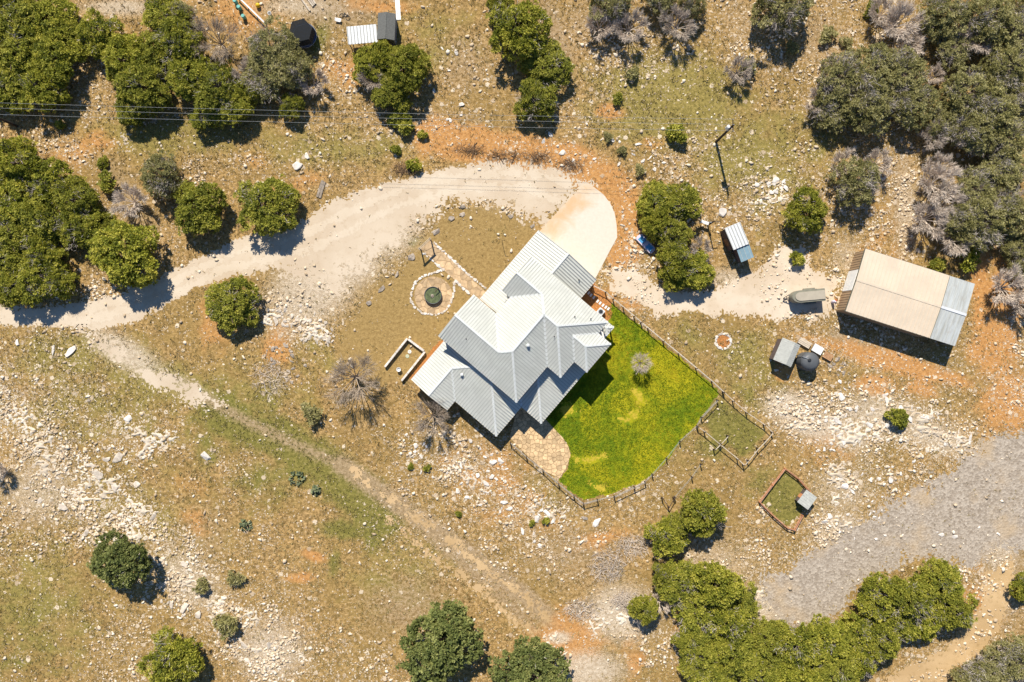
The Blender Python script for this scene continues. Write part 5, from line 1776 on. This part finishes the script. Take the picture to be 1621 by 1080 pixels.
CL = [
    ('J', 'juniper_tree', 'green juniper in the dense thicket around the power pole end', 'junipers of the thicket by the far power pole',
     [(22, 25, 48), (78, 35, 46), (30, 85, 52), (88, 92, 46), (20, 140, 44), (66, 140, 40), (-25, 60, 50), (-25, 130, 45), (110, 55, 30)]),
    ('J', 'juniper_tree', 'juniper at the clump end closest to the dense pole thicket', 'junipers next to the pole thicket', [(157, 52, 38), (195, 95, 42), (250, 80, 40)]),
    ('J', 'juniper_tree', 'juniper of the clump whose shadow falls under the wires', 'junipers shading the ground under the wires', [(232, 138, 44), (214, 170, 32), (330, 175, 34), (345, 140, 46), (372, 165, 36), (390, 145, 28)]),
    ('J', 'juniper_tree', 'juniper of the clump touching the leafless brown tree', 'junipers touching the leafless brown tree', [(262, 28, 42), (285, 72, 42), (300, 118, 42)]),
    ('D', 'olive_juniper_tree', 'greyish olive juniper right beside the trampoline', 'greyish junipers beside the trampoline', [(430, 75, 46), (425, 120, 46), (462, 110, 36), (290, 30, 30)]),
    ('J', 'juniper_tree', 'juniper in the pair behind the white tin carport', 'junipers behind the tin carport', [(585, 105, 32), (640, 108, 42), (622, 145, 36), (605, 90, 28)]),
    ('J', 'juniper_tree', 'largest juniper in the row of three above driveway bend', None, [(818, 48, 54)]),
    ('J', 'juniper_tree', 'middle juniper in the row of three above driveway bend', None, [(863, 106, 44)]),
    ('J', 'juniper_tree', 'smallest juniper in the row of three, beside the wires', None, [(848, 160, 38)]),
    ('J', 'juniper_tree', 'broad juniper overhanging the driveway where the wood ends', None, [(205, 402, 60)]),
    ('J', 'juniper_tree', 'juniper at the wood edge shading the driveway start', 'junipers shading the driveway start', [(10, 418, 44), (60, 438, 44), (94, 446, 32), (24, 455, 32), (-30, 390, 45)]),
    ('J', 'juniper_tree', 'juniper at the end of driveway wood facing the power line', 'junipers of the wood facing the power line', [(28, 258, 42), (78, 292, 42), (20, 315, 46), (-30, 290, 45)]),
    ('J', 'juniper_tree', 'juniper on the wood side facing the leafless pale tree', 'junipers facing the leafless pale tree', [(118, 318, 40), (128, 362, 42), (160, 350, 26)]),
    ('J', 'juniper_tree', 'juniper deep in the middle of the driveway wood', 'junipers in the middle of the driveway wood', [(68, 350, 46), (20, 375, 44), (70, 405, 36)]),
    ('J', 'juniper_tree', 'juniper in the clump between concrete apron and tin shed', 'junipers between the apron and the tin shed', [(1038, 326, 38), (1076, 325, 38), (1066, 366, 36), (1074, 412, 34), (1100, 428, 36), (1066, 440, 26), (1040, 358, 26)]),
    ('D', 'olive_juniper_tree', 'olive grey juniper at the clump end facing the transformer pole', 'olive junipers facing the transformer pole', [(1325, 125, 46), (1320, 170, 40)]),
    ('D', 'olive_juniper_tree', 'olive grey juniper in the middle of the big olive clump', 'olive junipers mid clump', [(1375, 118, 50), (1425, 118, 48), (1378, 170, 44), (1440, 165, 42)]),
    ('D', 'olive_juniper_tree', 'olive grey juniper in the clump half mixed with bare trees', 'olive junipers mixed with bare trees', [(1530, 150, 44), (1575, 178, 48), (1540, 205, 44), (1590, 220, 36), (1490, 195, 34)]),
    ('D', 'olive_juniper_tree', 'olive grey juniper of the upper thicket among bare trees', 'olive junipers of the upper thicket', [(1490, 20, 44), (1505, 75, 38), (1560, 25, 46), (1605, 60, 50), (1590, 115, 40), (1625, 20, 40), (1620, 150, 30)]),
    ('D', 'olive_juniper_tree', 'olive grey juniper in the thicket behind the barn', 'olive junipers of the thicket behind the barn', [(1540, 300, 42), (1590, 275, 42), (1600, 335, 44), (1555, 355, 46), (1520, 350, 34), (1608, 395, 28), (1620, 420, 24)]),
    ('J', 'juniper_tree', 'juniper in the pair at the lower end of the lawn', 'junipers below the lawn', [(1112, 812, 42), (1055, 850, 36), (1075, 835, 26)]),
    ('J', 'juniper_tree', 'bright juniper in the large clump beside the grey gravel end', 'junipers in the large clump by the grey gravel',
     [(1080, 925, 42), (1130, 925, 42), (1168, 950, 40), (1105, 970, 46), (1155, 985, 38), (1090, 1010, 30), (1050, 910, 22)]),
    ('J', 'juniper_tree', 'bright juniper on the belt edge touching the grey gravel', 'belt junipers touching the grey gravel', [(1215, 1015, 40), (1260, 1020, 42), (1310, 1010, 42), (1355, 1000, 38)]),
    ('J', 'juniper_tree', 'bright juniper on the belt side along the tan track', 'belt junipers along the tan track', [(1400, 1015, 34), (1365, 1045, 30), (1320, 1060, 42), (1260, 1075, 42)]),
    ('J', 'juniper_tree', 'bright juniper where the belt joins the large clump', 'belt junipers joining the large clump', [(1110, 1040, 40), (1160, 1035, 42), (1130, 1080, 40), (1200, 1070, 42)]),
    ('J', 'juniper_tree', 'bright juniper in the tight group beside the tan track', 'junipers beside the tan dirt track', [(1395, 945, 40), (1440, 950, 42), (1485, 925, 44), (1510, 965, 38), (1460, 985, 40), (1420, 985, 36)]),
    ('D', 'olive_juniper_tree', 'olive juniper across the tan track from the gravel', 'olive junipers across the tan track', [(1560, 1060, 40), (1605, 1045, 42), (1540, 1085, 36)]),
    ('G', 'bare_tree', 'leafless grey tree in the thicket behind the barn', 'bare grey trees behind the barn', [(1485, 290, 40), (1470, 345, 38), (1510, 375, 36), (1495, 320, 36), (1595, 455, 36), (1620, 480, 30), (1560, 310, 30), (1490, 265, 30)]),
    ('G', 'bare_tree', 'leafless grey tree at the edge of the olive juniper clump', 'bare grey trees among the olive junipers', [(1298, 160, 28), (1480, 215, 28), (1540, 218, 34), (1310, 120, 22), (1480, 120, 18)]),
    ('G', 'bare_tree', 'leafless pale grey tree in the upper thicket', 'bare grey trees of the upper thicket', [(1425, 35, 44), (1400, 20, 30), (1545, 60, 34), (1440, 65, 30), (1520, 70, 24)]),
    ('G', 'bare_tree', 'leafless pale grey tree standing apart on the stony flat', 'bare trees of the stony flat', [(998, 42, 32), (1073, 38, 34), (950, 40, 28)]),
    ('D', 'olive_juniper_tree', 'olive juniper behind the pale leafless trees', 'olive junipers behind the bare trees', [(965, 8, 40), (1040, -8, 34), (1095, 5, 26)]),
]
for kind, name, label, group, lst in CL:
    for px, py, r in lst:
        plant_tree(kind, px, py, r, name, label, 'tree', group)

SINGLE = [
    ('J', 312, 328, 46, 'juniper_tree', 'round juniper by the driveway with a smaller dull one behind'),
    ('D', 260, 278, 38, 'olive_juniper_tree', 'dull olive juniper behind the round driveway juniper'),
    ('J', 420, 326, 52, 'juniper_tree', 'round juniper standing alone at the driveway edge'),
    ('J', 371, 484, 48, 'juniper_tree', 'single juniper below the driveway beside the rubble heap'),
    ('J', 460, 168, 22, 'juniper_tree', 'small bright juniper right under the power line'),
    ('J', 792, 3, 26, 'juniper_tree', 'juniper partly seen behind the row of three'),
    ('D', 1235, 15, 52, 'olive_juniper_tree', 'dark wide juniper standing alone on stony ground'),
    ('J', 1280, 334, 40, 'juniper_tree', 'bright round juniper between tin shed and barn'),
    ('D', 1352, 290, 44, 'olive_juniper_tree', 'olive juniper beside the bright round one near barn'),
    ('O', 195, 882, 50, 'oak_tree', 'dark round oak alone on the rocky slope'),
    ('J', 270, 1045, 50, 'juniper_tree', 'spiky juniper below the dark oak on the slope'),
    ('O', 700, 1020, 66, 'oak_tree', 'large dense live oak near the end of dirt track'),
    ('O', 842, 1062, 62, 'oak_tree', 'dense live oak beside the orange bare soil'),
    ('J', 1018, 965, 26, 'juniper_tree', 'small juniper beside pale brush at the clump edge'),
    ('J', 1618, 930, 24, 'juniper_tree', 'juniper at the far side of the tan track head'),
    ('B', 345, 65, 48, 'bare_tree', 'leafless brown tree with dark limbs beside teal barrels'),
    ('G', 205, 318, 32, 'bare_tree', 'leafless pale tree between driveway wood and round juniper'),
    ('G', 400, 115, 34, 'bare_tree', 'leafless grey tree squeezed beside the trampoline junipers'),
    ('G', 497, 130, 26, 'bare_tree', 'thin leafless tree hanging over the trampoline juniper edge'),
    ('G', 590, 125, 26, 'bare_tree', 'leafless grey tree amid the junipers behind the carport'),
    ('B', 560, 598, 52, 'bare_tree', 'wide leafless brown tree beside the raised bed'),
    ('B', 684, 660, 40, 'bare_tree', 'leafless grey brown tree at the house corner'),
    ('F', 1016, 575, 22, 'bare_sapling', 'small leafless tree on the green lawn'),
    ('G', 1335, 258, 26, 'bare_tree', 'leafless tree touching the olive juniper near barn'),
    ('G', 1390, 258, 28, 'bare_tree', 'leafless tree on the far side of the olive juniper'),
    ('G', -6, 745, 24, 'bare_tree', 'leaning leafless tree at the rocky slope edge'),
    ('G', 1045, 955, 20, 'bare_tree', 'pale dead tree inside the juniper clump edge'),
    ('G', 1110, 395, 22, 'bare_tree', 'leafless tree between service pole and junipers'),
]
for kind, px, py, r, name, label in SINGLE:
    plant_tree(kind, px, py, r, name, label, hgt=1.1 if name == 'bare_sapling' else 1.0)

SH = [
    ('s', 'evergreen_shrub', 'small green shrub on the stony ground under the power line', 'shrubs under the power line', [(628, 188, 14), (640, 200, 15), (655, 260, 11), (627, 237, 8), (95, 197, 8), (172, 287, 15), (163, 258, 9), (668, 213, 8)]),
    ('d', 'grey_shrub', 'small grey shrub on the flat beside the power pole', 'grey shrubs near the power pole', [(1000, 118, 12), (963, 217, 8), (986, 238, 8), (1013, 270, 9), (1185, 105, 14), (1310, 55, 14), (1255, 78, 12), (1340, 68, 10)]),
    ('s', 'evergreen_shrub', 'lone bright shrub on the flat beside the power pole', 'bright shrubs near the power pole', [(1070, 210, 16), (976, 157, 9), (1380, 15, 12)]),
    ('s', 'evergreen_shrub', 'small evergreen shrub just behind the barn', 'shrubs behind the barn', [(1485, 421, 13), (1530, 412, 17)]),
    ('s', 'evergreen_shrub', 'dark shrub alone on the white rocky slope below barn', None, [(1422, 662, 16)]),
    ('d', 'olive_shrub', 'thin olive shrub on the rocks between the two slope trees', 'thin shrubs between the slope trees', [(362, 990, 20), (372, 915, 13), (320, 930, 13)]),
    ('d', 'grey_shrub', 'low grey shrub beside the wide leafless brown tree', None, [(495, 655, 17)]),
    ('s', 'evergreen_shrub', 'little green tuft shrub among rocks below the house', 'tuft shrubs below the house', [(677, 741, 6), (650, 739, 5), (865, 825, 6), (841, 828, 5), (726, 814, 5)]),
    ('s', 'evergreen_shrub', 'low green shrub in the gravel by the round juniper', None, [(1262, 412, 12)]),
]
for kind, name, label, group, lst in SH:
    for px, py, r in lst:
        plant_tree(kind, px, py, r, name, label, 'shrub', group)
plant_tree('G', 1170, 112, 26, 'bare_bush', 'wide pale leafless bush alone on the olive flat', 'bush')

# prickly pear: flat pads stacked at angles
for j, (px, py, r, lab) in enumerate(((470, 757, 15, 'prickly pear cactus with pale rocks beside the green swale'), (391, 831, 13, 'prickly pear cactus alone beside the orange soil patch'), (500, 775, 10, 'small prickly pear cactus next to the larger swale cactus'))):
    t = thing('prickly_pear', lab, 'cactus', (*W(px, py), 0))
    rg = random.Random(j + 60)
    n_ = 34
    for i in range(n_):
        a, rr = rg.uniform(0, 6.28), r * PX * math.sqrt(rg.random()) * .85
        c = Vector((rr * math.cos(a), rr * math.sin(a), rg.uniform(.12, .75) * (1.1 - rr / (r * PX))))
        ax = Vector((rg.uniform(-1, 1), rg.uniform(-1, 1), rg.uniform(.1, .9))).normalized()
        u = ax.cross(Vector((0, 0, 1))).normalized()
        w_ = ax.cross(u)
        mb = MB()
        R_ = rg.uniform(.17, .26)
        ring = [(math.cos(2 * math.pi * k / 8) * R_, math.sin(2 * math.pi * k / 8) * R_ * 1.25) for k in range(8)]
        f0 = [tuple(c + u * p + w_ * q + ax * .03) for p, q in ring]
        f1 = [tuple(c + u * p + w_ * q - ax * .03) for p, q in ring]
        mb.v = f0 + f1
        mb.f = [tuple(range(8)), tuple(range(15, 7, -1))] + [(k, 8 + k, 8 + (k + 1) % 8, (k + 1) % 8) for k in range(8)]
        o = mb.build('pad', M['cactus'], t)
        at = o.data.attributes.new('tint', 'FLOAT', 'POINT')
        at.data.foreach_set('value', [rg.random()] * 16)

# heaps of dead brush
M['brush_dark'] = pmat('dark_brown_brush', (0.20, 0.125, 0.07), 0.95, 0.3, 1.5)


def brush_pile(px, py, rx, ry, label, n=900, h=.5, mk='bare'):
    rng = np.random.default_rng(int(px + py))
    a, q = rng.uniform(0, 2 * np.pi, n), np.sqrt(rng.uniform(0, 1, n))
    p = np.stack([q * np.cos(a) * rx * PX, q * np.sin(a) * ry * PX, rng.uniform(0, h, n) * (1.05 - q)], 1)
    d = unit(np.stack([rng.normal(size=n), rng.normal(size=n), rng.uniform(-.1, .5, n)], 1))
    v, f = blades(p, d, rng.uniform(.5, 1.3, n), rng.uniform(.03, .07, n), rng)
    v[:, 2] = np.maximum(v[:, 2], 0.0)
    me = np_mesh('twigs', v, f, M[mk])
    t = thing('brush_pile', label, 'brush pile', (*W(px, py), 0))
    obj_of(me, 'twigs', t)['kind'] = 'stuff'
    mb = MB()
    rg = random.Random(int(px))
    for i in range(5):
        b = rg.uniform(0, 6.28)
        c = Vector((rg.uniform(-.5, .5) * rx * PX, rg.uniform(-.5, .5) * ry * PX, .08))
        dv = Vector((math.cos(b), math.sin(b), 0)) * rg.uniform(.6, 1.3)
        MB().tube(c - dv, c + dv + Vector((0, 0, .15)), .06, .03, 5).build('branch', M[mk], t)


brush_pile(962, 895, 26, 26, 'pale dead brush pile in the dry grass beside junipers', 900)
brush_pile(990, 950, 22, 14, 'spiky pale brush heap touching the small juniper', 700)
brush_pile(1000, 865, 26, 18, 'thin dead branches lying above the pale brush pile', 600, .35)
brush_pile(920, 965, 26, 16, 'greyish dead brush on the pale bare ground', 500, .3)
for px, py, rx, ry, lab in ((800, 247, 30, 7, 'dark brown brush row on the orange bank below wires'), (850, 250, 22, 7, 'dark brown brush patch on the bank above the drive bend'), (905, 262, 22, 7, 'brown brush on the bank close to the concrete apron'), (745, 238, 24, 6, 'thin brown brush at the start of the orange bank'), (640, 268, 18, 7, 'brown brush beside green tuft shrubs on the bank')):
    brush_pile(px, py, rx, ry * 1.2, lab, 260, .4, 'brush_dark')
brush_pile(430, 600, 30, 24, 'low grey brush beside the rubble below the driveway', 500, .4)

# ------------------------------------------------------------------ rocks
def rock_mesh(seed, n=18, flat=.6):
    """angular limestone lump: hull of a few points"""
    rng = np.random.default_rng(seed)
    bm = bmesh.new()
    P = unit(rng.normal(size=(n, 3))) * rng.uniform(.7, 1.1, (n, 1))
    P[:, 2] = np.clip(P[:, 2], -.7, .62 + rng.uniform(-.1, .15))
    for p in P:
        bm.verts.new((p[0], p[1], p[2] * flat))
    r = bmesh.ops.convex_hull(bm, input=bm.verts)
    bmesh.ops.delete(bm, geom=[e for e in r['geom_interior'] if isinstance(e, bmesh.types.BMVert)], context='VERTS')
    bmesh.ops.recalc_face_normals(bm, faces=bm.faces)
    bmesh.ops.bevel(bm, geom=bm.edges[:], offset=.05, segments=1, affect='EDGES')
    me = bpy.data.meshes.new('rock')
    bm.to_mesh(me)
    bm.free()
    return me


ROCKS = [rock_mesh(600 + i, (16, 20, 14, 22, 18, 15)[i], (.75, .6, .8, .55, .7, .5)[i]) for i in range(6)]
ROCKS_M = {}
for mk in ('stone', 'stone_grey', 'stone_pale'):
    ROCKS_M[mk] = []
    for me in ROCKS:
        c = me.copy()
        c.materials.append(M[mk])
        ROCKS_M[mk].append(c)
rk_n = 0


def boulder(px, py, rx, ry, label, mk='stone_grey', group=None, rot=None, hz=None, name='boulder', parent=None, origin=None):
    global rk_n
    rk_n += 1
    rg = random.Random(rk_n * 13)
    me = ROCKS_M[mk][rk_n % 6]
    o = bpy.data.objects.new(name, me)
    x, y = W(px, py)
    sx, sy = rx * PX, ry * PX
    sz = (hz if hz is not None else .75 * min(sx, sy)) * rg.uniform(.85, 1.15)
    if parent:
        o.parent = parent
        x, y = x - origin[0], y - origin[1]
    o.location = (x, y, sz * .18)
    o.scale = (sx * 1.1, sy * 1.1, sz)
    o.rotation_euler = (0, 0, rg.uniform(0, 6.28) if rot is None else -R(rot))
    link(o)
    if not parent:
        tag(o, label, 'boulder', group)
    return o


G1 = 'boulders edging the front yard'
for px, py, rx, ry, rot, lab in ((715, 346, 5.5, 5, 0, 'round dark hollow boulder edging the yard by the paired stones'), (732, 327, 5, 4, 0, 'upper of two small boulders on the yard edge'), (732, 340, 5, 4, 0, 'lower of two small boulders on the yard edge'),
                                 (690.5, 367, 6, 7, 10, 'square pale grey boulder beside the arbor'), (651, 407, 7.5, 6.5, 0, 'big round grey boulder left of the arbor'), (627.5, 434, 4, 6.5, 35, 'long narrow boulder between arbor and raised bed'),
                                 (604.5, 458, 3.5, 9, 42, 'longest narrow boulder lying on the yard edge'), (583.5, 479, 4.5, 5.5, 0, 'small grey boulder at the lower end of the yard edge'), (808.5, 343, 5, 3.5, 10, 'pale flat boulder alone on the upper front lawn'),
                                 (843, 358, 4, 4.5, 0, 'white and dark boulder touching the garage roof corner')):
    boulder(px, py, rx, ry, lab, 'stone_grey', None, rot)
for px, py, rx, ry, lab in ((471, 262, 8, 9, 'large pale boulder on the bank above the driveway'), (484, 246, 8, 5, 'flat grey boulder beside the large pale one'), (112, 557, 12, 6, 'long pale grey boulder in the grass below the driveway'), (84, 555, 9, 3, 'flat rock ledge beside the long pale boulder'),
                            (203, 663, 7, 5.5, 'pale round boulder alone in the slope grass'), (326, 722, 8, 9, 'pointed pale boulder beside the green swale'), (140, 634, 4, 3.5, 'small grey boulder on the slope grass'), (26, 541, 7, 5, 'pale rock half buried in grass below the driveway'),
                            (1144, 336, 7, 9, 'white chalk boulder above the service pole'), (925, 819, 6, 4, 'grey slab at the lower fence side'), (944, 827, 9, 5, 'pale slab beside the grey slab below fence'), (866, 813, 8, 5, 'pale slab among rocks below the house fence')):
    boulder(px, py, rx, ry, lab, 'stone_pale' if 'pale' in lab or 'white' in lab else 'stone_grey')

ZONES = [
    ('pale limestone slab on the rocky slope below the driveway', 'limestone slabs of the rocky slope', 'stone', 58, [(40, 690), (120, 690), (190, 700), (230, 780), (300, 900), (420, 1010), (470, 1070), (380, 1070), (250, 960), (120, 860), (20, 790)], 3, 9),
    ('white limestone rock on the bare slope below the barn', 'white rocks of the slope below the barn', 'stone_pale', 70, [(1235, 630), (1330, 600), (1440, 640), (1560, 680), (1520, 720), (1440, 760), (1360, 830), (1300, 860), (1310, 760), (1290, 700)], 2.5, 7),
    ('grey white rock in the rubble below the house', 'rubble rocks below the house', 'stone_pale', 55, [(640, 680), (740, 690), (800, 730), (900, 810), (860, 870), (760, 800), (660, 750)], 2.5, 6),
    ('broken limestone lump in the rubble heap beside single juniper', 'rubble heap below the driveway', 'stone', 46, [(430, 490), (480, 480), (525, 510), (530, 545), (490, 545), (440, 520)], 2.5, 6),
    ('grey rock in the strewn rubble below the single juniper', 'strewn rocks below the single juniper', 'stone_grey', 22, [(420, 540), (470, 550), (500, 600), (470, 610), (420, 580)], 2.5, 5),
    ('rock in the small pile beside the orange pallet', 'rocks beside the orange pallet', 'stone_grey', 16, [(1308, 570), (1325, 560), (1350, 585), (1330, 600), (1310, 585)], 2, 4.5),
    ('white rock in the heap near the bright round juniper', 'rocks near the bright round juniper', 'stone_pale', 16, [(1195, 290), (1240, 282), (1245, 305), (1205, 312)], 3, 6),
    ('pale rock scattered on the flat past the power line', 'pale rocks on the stony flat', 'stone_pale', 26, [(680, 60), (760, 60), (740, 150), (900, 260), (1060, 270), (1050, 220), (700, 200), (660, 120)], 2.5, 5.5),
    ('pale rock at the edge of the grey gravel', 'pale rocks by the grey gravel', 'stone_pale', 14, [(1330, 830), (1400, 800), (1420, 820), (1340, 860), (1580, 830), (1600, 880), (1560, 860)], 2, 5),
    ('pale rock beside the concrete apron', 'rocks beside the concrete apron', 'stone', 14, [(980, 330), (1000, 330), (1005, 400), (1010, 430), (985, 420)], 2, 4),
]
rg = random.Random(99)
for lab, group, mk, n_, poly, r0, r1 in ZONES:
    xs, ys = [p[0] for p in poly], [p[1] for p in poly]
    done = 0
    while done < n_:
        px, py = rg.uniform(min(xs), max(xs)), rg.uniform(min(ys), max(ys))
        if not in_poly(np.array([px]), np.array([py]), poly)[0]:
            continue
        r_ = r0 + (r1 - r0) * rg.random() ** 2.2
        o = boulder(px, py, r_ * rg.uniform(.8, 1.5), r_ * rg.uniform(.6, 1), lab, mk, group, hz=r_ * PX * rg.uniform(.35, .6) if 'slab' in lab else None)
        done += 1

# stone edging of walk and terrace, fire ring
def stone_row(name, label, pts, cat, size=(2.2, 3.6), closed=False, step=5.0, mk='stone_pale'):
    o = W(*pts[0])
    t = thing(name, label, cat, (*o, 0))
    q = list(pts) + ([pts[0]] if closed else [])
    rg = random.Random(len(pts) * 7)
    acc = 0
    for a, b in zip(q[:-1], q[1:]):
        l = math.hypot(b[0] - a[0], b[1] - a[1])
        s = acc
        while s < l:
            px, py = a[0] + (b[0] - a[0]) * s / l, a[1] + (b[1] - a[1]) * s / l
            r_ = rg.uniform(*size)
            boulder(px + rg.uniform(-.5, .5), py + rg.uniform(-.5, .5), r_ * 1.15, r_ * .85, None, mk if rg.random() < .75 else 'stone', rot=math.degrees(math.atan2(b[1] - a[1], b[0] - a[0])) + rg.uniform(-20, 20), name='stone', parent=t, origin=o)
            s += step * rg.uniform(.85, 1.2)
        acc = s - l
    return t


stone_row('stone_edging', 'row of white stones along the far side of the walk', [(687, 384), (701, 397), (716, 411), (734, 428), (747, 439), (762, 451), (769, 457)], 'stone edging')
stone_row('stone_edging', 'row of white stones curling from walk around the tank terrace', [(672, 402), (684, 412), (695, 422), (702, 427), (686, 433), (669.5, 437.5), (657, 448), (651, 463), (650.5, 476), (657, 487), (670, 496), (690, 498.5), (705, 492.5), (714, 479), (718, 463), (720, 448), (722, 444), (731, 454), (738, 461), (745, 467)], 'stone edging')
fr = stone_row('fire_ring', 'ring of pale stones around ochre ash pit in the grass', [(1145 + 12.5 * math.cos(k * .314), 540.5 + 12 * math.sin(k * .314)) for k in range(20)], 'fire pit', (2.6, 3.6), True, 4.6, 'stone_pale')
o = W(1157.5, 540.5)
MB().lathe([(1.05, 0), (1.05, .015)], 24, (W(1145, 540.5)[0] - o[0], 0)).build('ash_bed', M['mulch'], fr)

# ------------------------------------------------------------------ scatter: chips of limestone, dry grass, lawn grass
def blocked(x, y):
    m = np.zeros(x.shape, bool)
    for p in (HOUSE_FOOT, PATIO, APRON, WALK, CIRC):
        m |= poly_sd(x, y, p) > -0.15
    b0 = np.stack([x - bx_, y - by_])
    c, s = math.cos(R(17.8)), math.sin(R(17.8))
    u, v = b0[0] * c - b0[1] * s, b0[0] * s + b0[1] * c
    m |= (np.abs(u) < BL) & (np.abs(v) < BW)
    return m


def scatter(n, seed, dens):
    rng = np.random.default_rng(seed)
    X_, Y_ = [], []
    tot = 0
    while tot < n:
        x, y = rng.uniform(-84, 84, n), rng.uniform(-57, 57, n)
        ok = (rng.uniform(0, 1, n) < dens(x, y)) & ~blocked(x, y)
        X_.append(x[ok])
        Y_.append(y[ok])
        tot += int(ok.sum())
    return np.concatenate(X_)[:n], np.concatenate(Y_)[:n], rng


def chip_dens(x, y):
    f = fields(x, y)
    d = f['rock'] ** 2.3 + .02
    pd_ = np.maximum.reduce([poly_sd(x, y, p) for p in (ROAD, GREY)])
    d = np.where(pd_ > 0.4, .02, d)
    d = np.where(poly_sd(x, y, LAWN) > -.3, 0, d)
    cl = fbm(x * .45, y * .45, 303, 3)
    return np.clip(d * sm(.44, .68, cl) * 1.5, 0, 1)


NCH = 20000
cx, cy, rng = scatter(NCH, 31, chip_dens)
ico = bmesh.new()
bmesh.ops.create_icosphere(ico, subdivisions=1, radius=1)
iv = np.array([v.co[:] for v in ico.verts])
ico.verts.ensure_lookup_table()
fi = np.array([[v.index for v in f.verts] for f in ico.faces])
ico.free()
sz = .06 + .25 * rng.uniform(0, 1, NCH) ** 3.0
sc = np.stack([sz * rng.uniform(.8, 1.5, NCH), sz * rng.uniform(.6, 1.1, NCH), sz * rng.uniform(.35, .75, NCH)], 1)
a = rng.uniform(0, 2 * np.pi, NCH)
vv = iv[None] * (1 + rng.normal(size=(NCH, len(iv), 1)) * .26) * sc[:, None]
vx = vv[..., 0] * np.cos(a)[:, None] - vv[..., 1] * np.sin(a)[:, None] + cx[:, None]
vy = vv[..., 0] * np.sin(a)[:, None] + vv[..., 1] * np.cos(a)[:, None] + cy[:, None]
vz = vv[..., 2] + (sc[:, 2] * .35)[:, None]
V = np.stack([vx, vy, vz], -1).reshape(-1, 3)
F = (fi[None] + (np.arange(NCH) * len(iv))[:, None, None]).reshape(-1, 3)
chips = np_obj('limestone_scatter', V, F, M['chips'], {'tint': np.repeat(rng.uniform(0, 1, NCH), len(iv))})
tag(chips, 'loose pale limestone bits strewn over the dry ground', 'stones', kind='stuff')


def tufts(name, x, y, rng, h, w, per, tint, mat):
    n = len(x)
    V, F, T = [], [], []
    base = 0
    for k in range(per):
        aa = rng.uniform(0, 2 * np.pi, n)
        ld = rng.uniform(0, 2 * np.pi, n)
        hh = h * rng.uniform(.6, 1.3, n)
        ox, oy = x + rng.normal(size=n) * w * .8, y + rng.normal(size=n) * w * .8
        ww = w * rng.uniform(.6, 1.2, n)
        p0 = np.stack([ox - np.cos(aa) * ww / 2, oy - np.sin(aa) * ww / 2, np.zeros(n)], 1)
        p1 = np.stack([ox + np.cos(aa) * ww / 2, oy + np.sin(aa) * ww / 2, np.zeros(n)], 1)
        p2 = np.stack([ox + np.cos(ld) * hh * .7, oy + np.sin(ld) * hh * .7, hh * .8], 1)
        V.append(np.stack([p0, p1, p2], 1).reshape(-1, 3))
        F.append(np.arange(3 * n).reshape(n, 3) + base)
        base += 3 * n
        T.append(np.repeat(np.clip(tint + rng.normal(size=n) * .12, 0, 1), 3))
    return np_obj(name, np.concatenate(V), np.concatenate(F), mat, {'tint': np.concatenate(T)})


def tuft_dens(x, y):
    f = fields(x, y)
    d = .75 - .35 * f['rock'] + .2 * f['olive'] + .2 * f['green'] - .7 * f['bare'] - .5 * f['red'] - .5 * f['pale'] - .68 * f['yard']
    for p in (ROAD, YARD_GRAVEL, GREY, TRACK2, SPUR):
        d = np.where(poly_sd(x, y, p) > -.2, .05 if p is GREY else .015, d)
    d = np.where(poly_sd(x, y, LAWN) > -.3, 0, d)
    return np.clip(d * sm(.30, .6, fbm(x * .35, y * .35, 707, 3)) * 1.3, 0, 1)


NT_ = 30000
tx, ty, rng = scatter(NT_, 41, tuft_dens)
f = fields(tx, ty)
tint = np.clip(.62 + .25 * (rng.uniform(0, 1, NT_) - .5) - .35 * f['olive'] - .55 * f['green'] + .25 * (fbm(tx * .2, ty * .2, 5) - .5), 0, 1)
tag(tufts('dry_grass', tx, ty, rng, .30, .13, 4, tint, M['tuft']), 'short dry grass tufts growing over the stony ground', 'grass', kind='stuff')

lx, ly = [], []
rng = np.random.default_rng(77)
x0, x1, y0, y1 = bb(LAWN, 0)
x, y = rng.uniform(x0, x1, 60000), rng.uniform(y0, y1, 60000)
ok = (poly_sd(x, y, LAWN) > .1) & (poly_sd(x, y, PATIO) < -.1) & (poly_sd(x, y, HOUSE_FOOT) < -.1)
for p in worn_w:
    ok &= poly_sd(x, y, p) < -.1
x, y = x[ok][:16000], y[ok][:16000]
tint = np.clip(.15 + .9 * sm(.35, .75, fbm(x * .25, y * .25, 909, 4)) * fbm(x * 1.2, y * 1.2, 33, 3) * 1.2, 0, 1)
tag(tufts('lawn_grass', x, y, rng, .16, .12, 3, tint, M['lawn_blade']), 'short bright green grass blades of the fenced lawn', 'grass', kind='stuff')
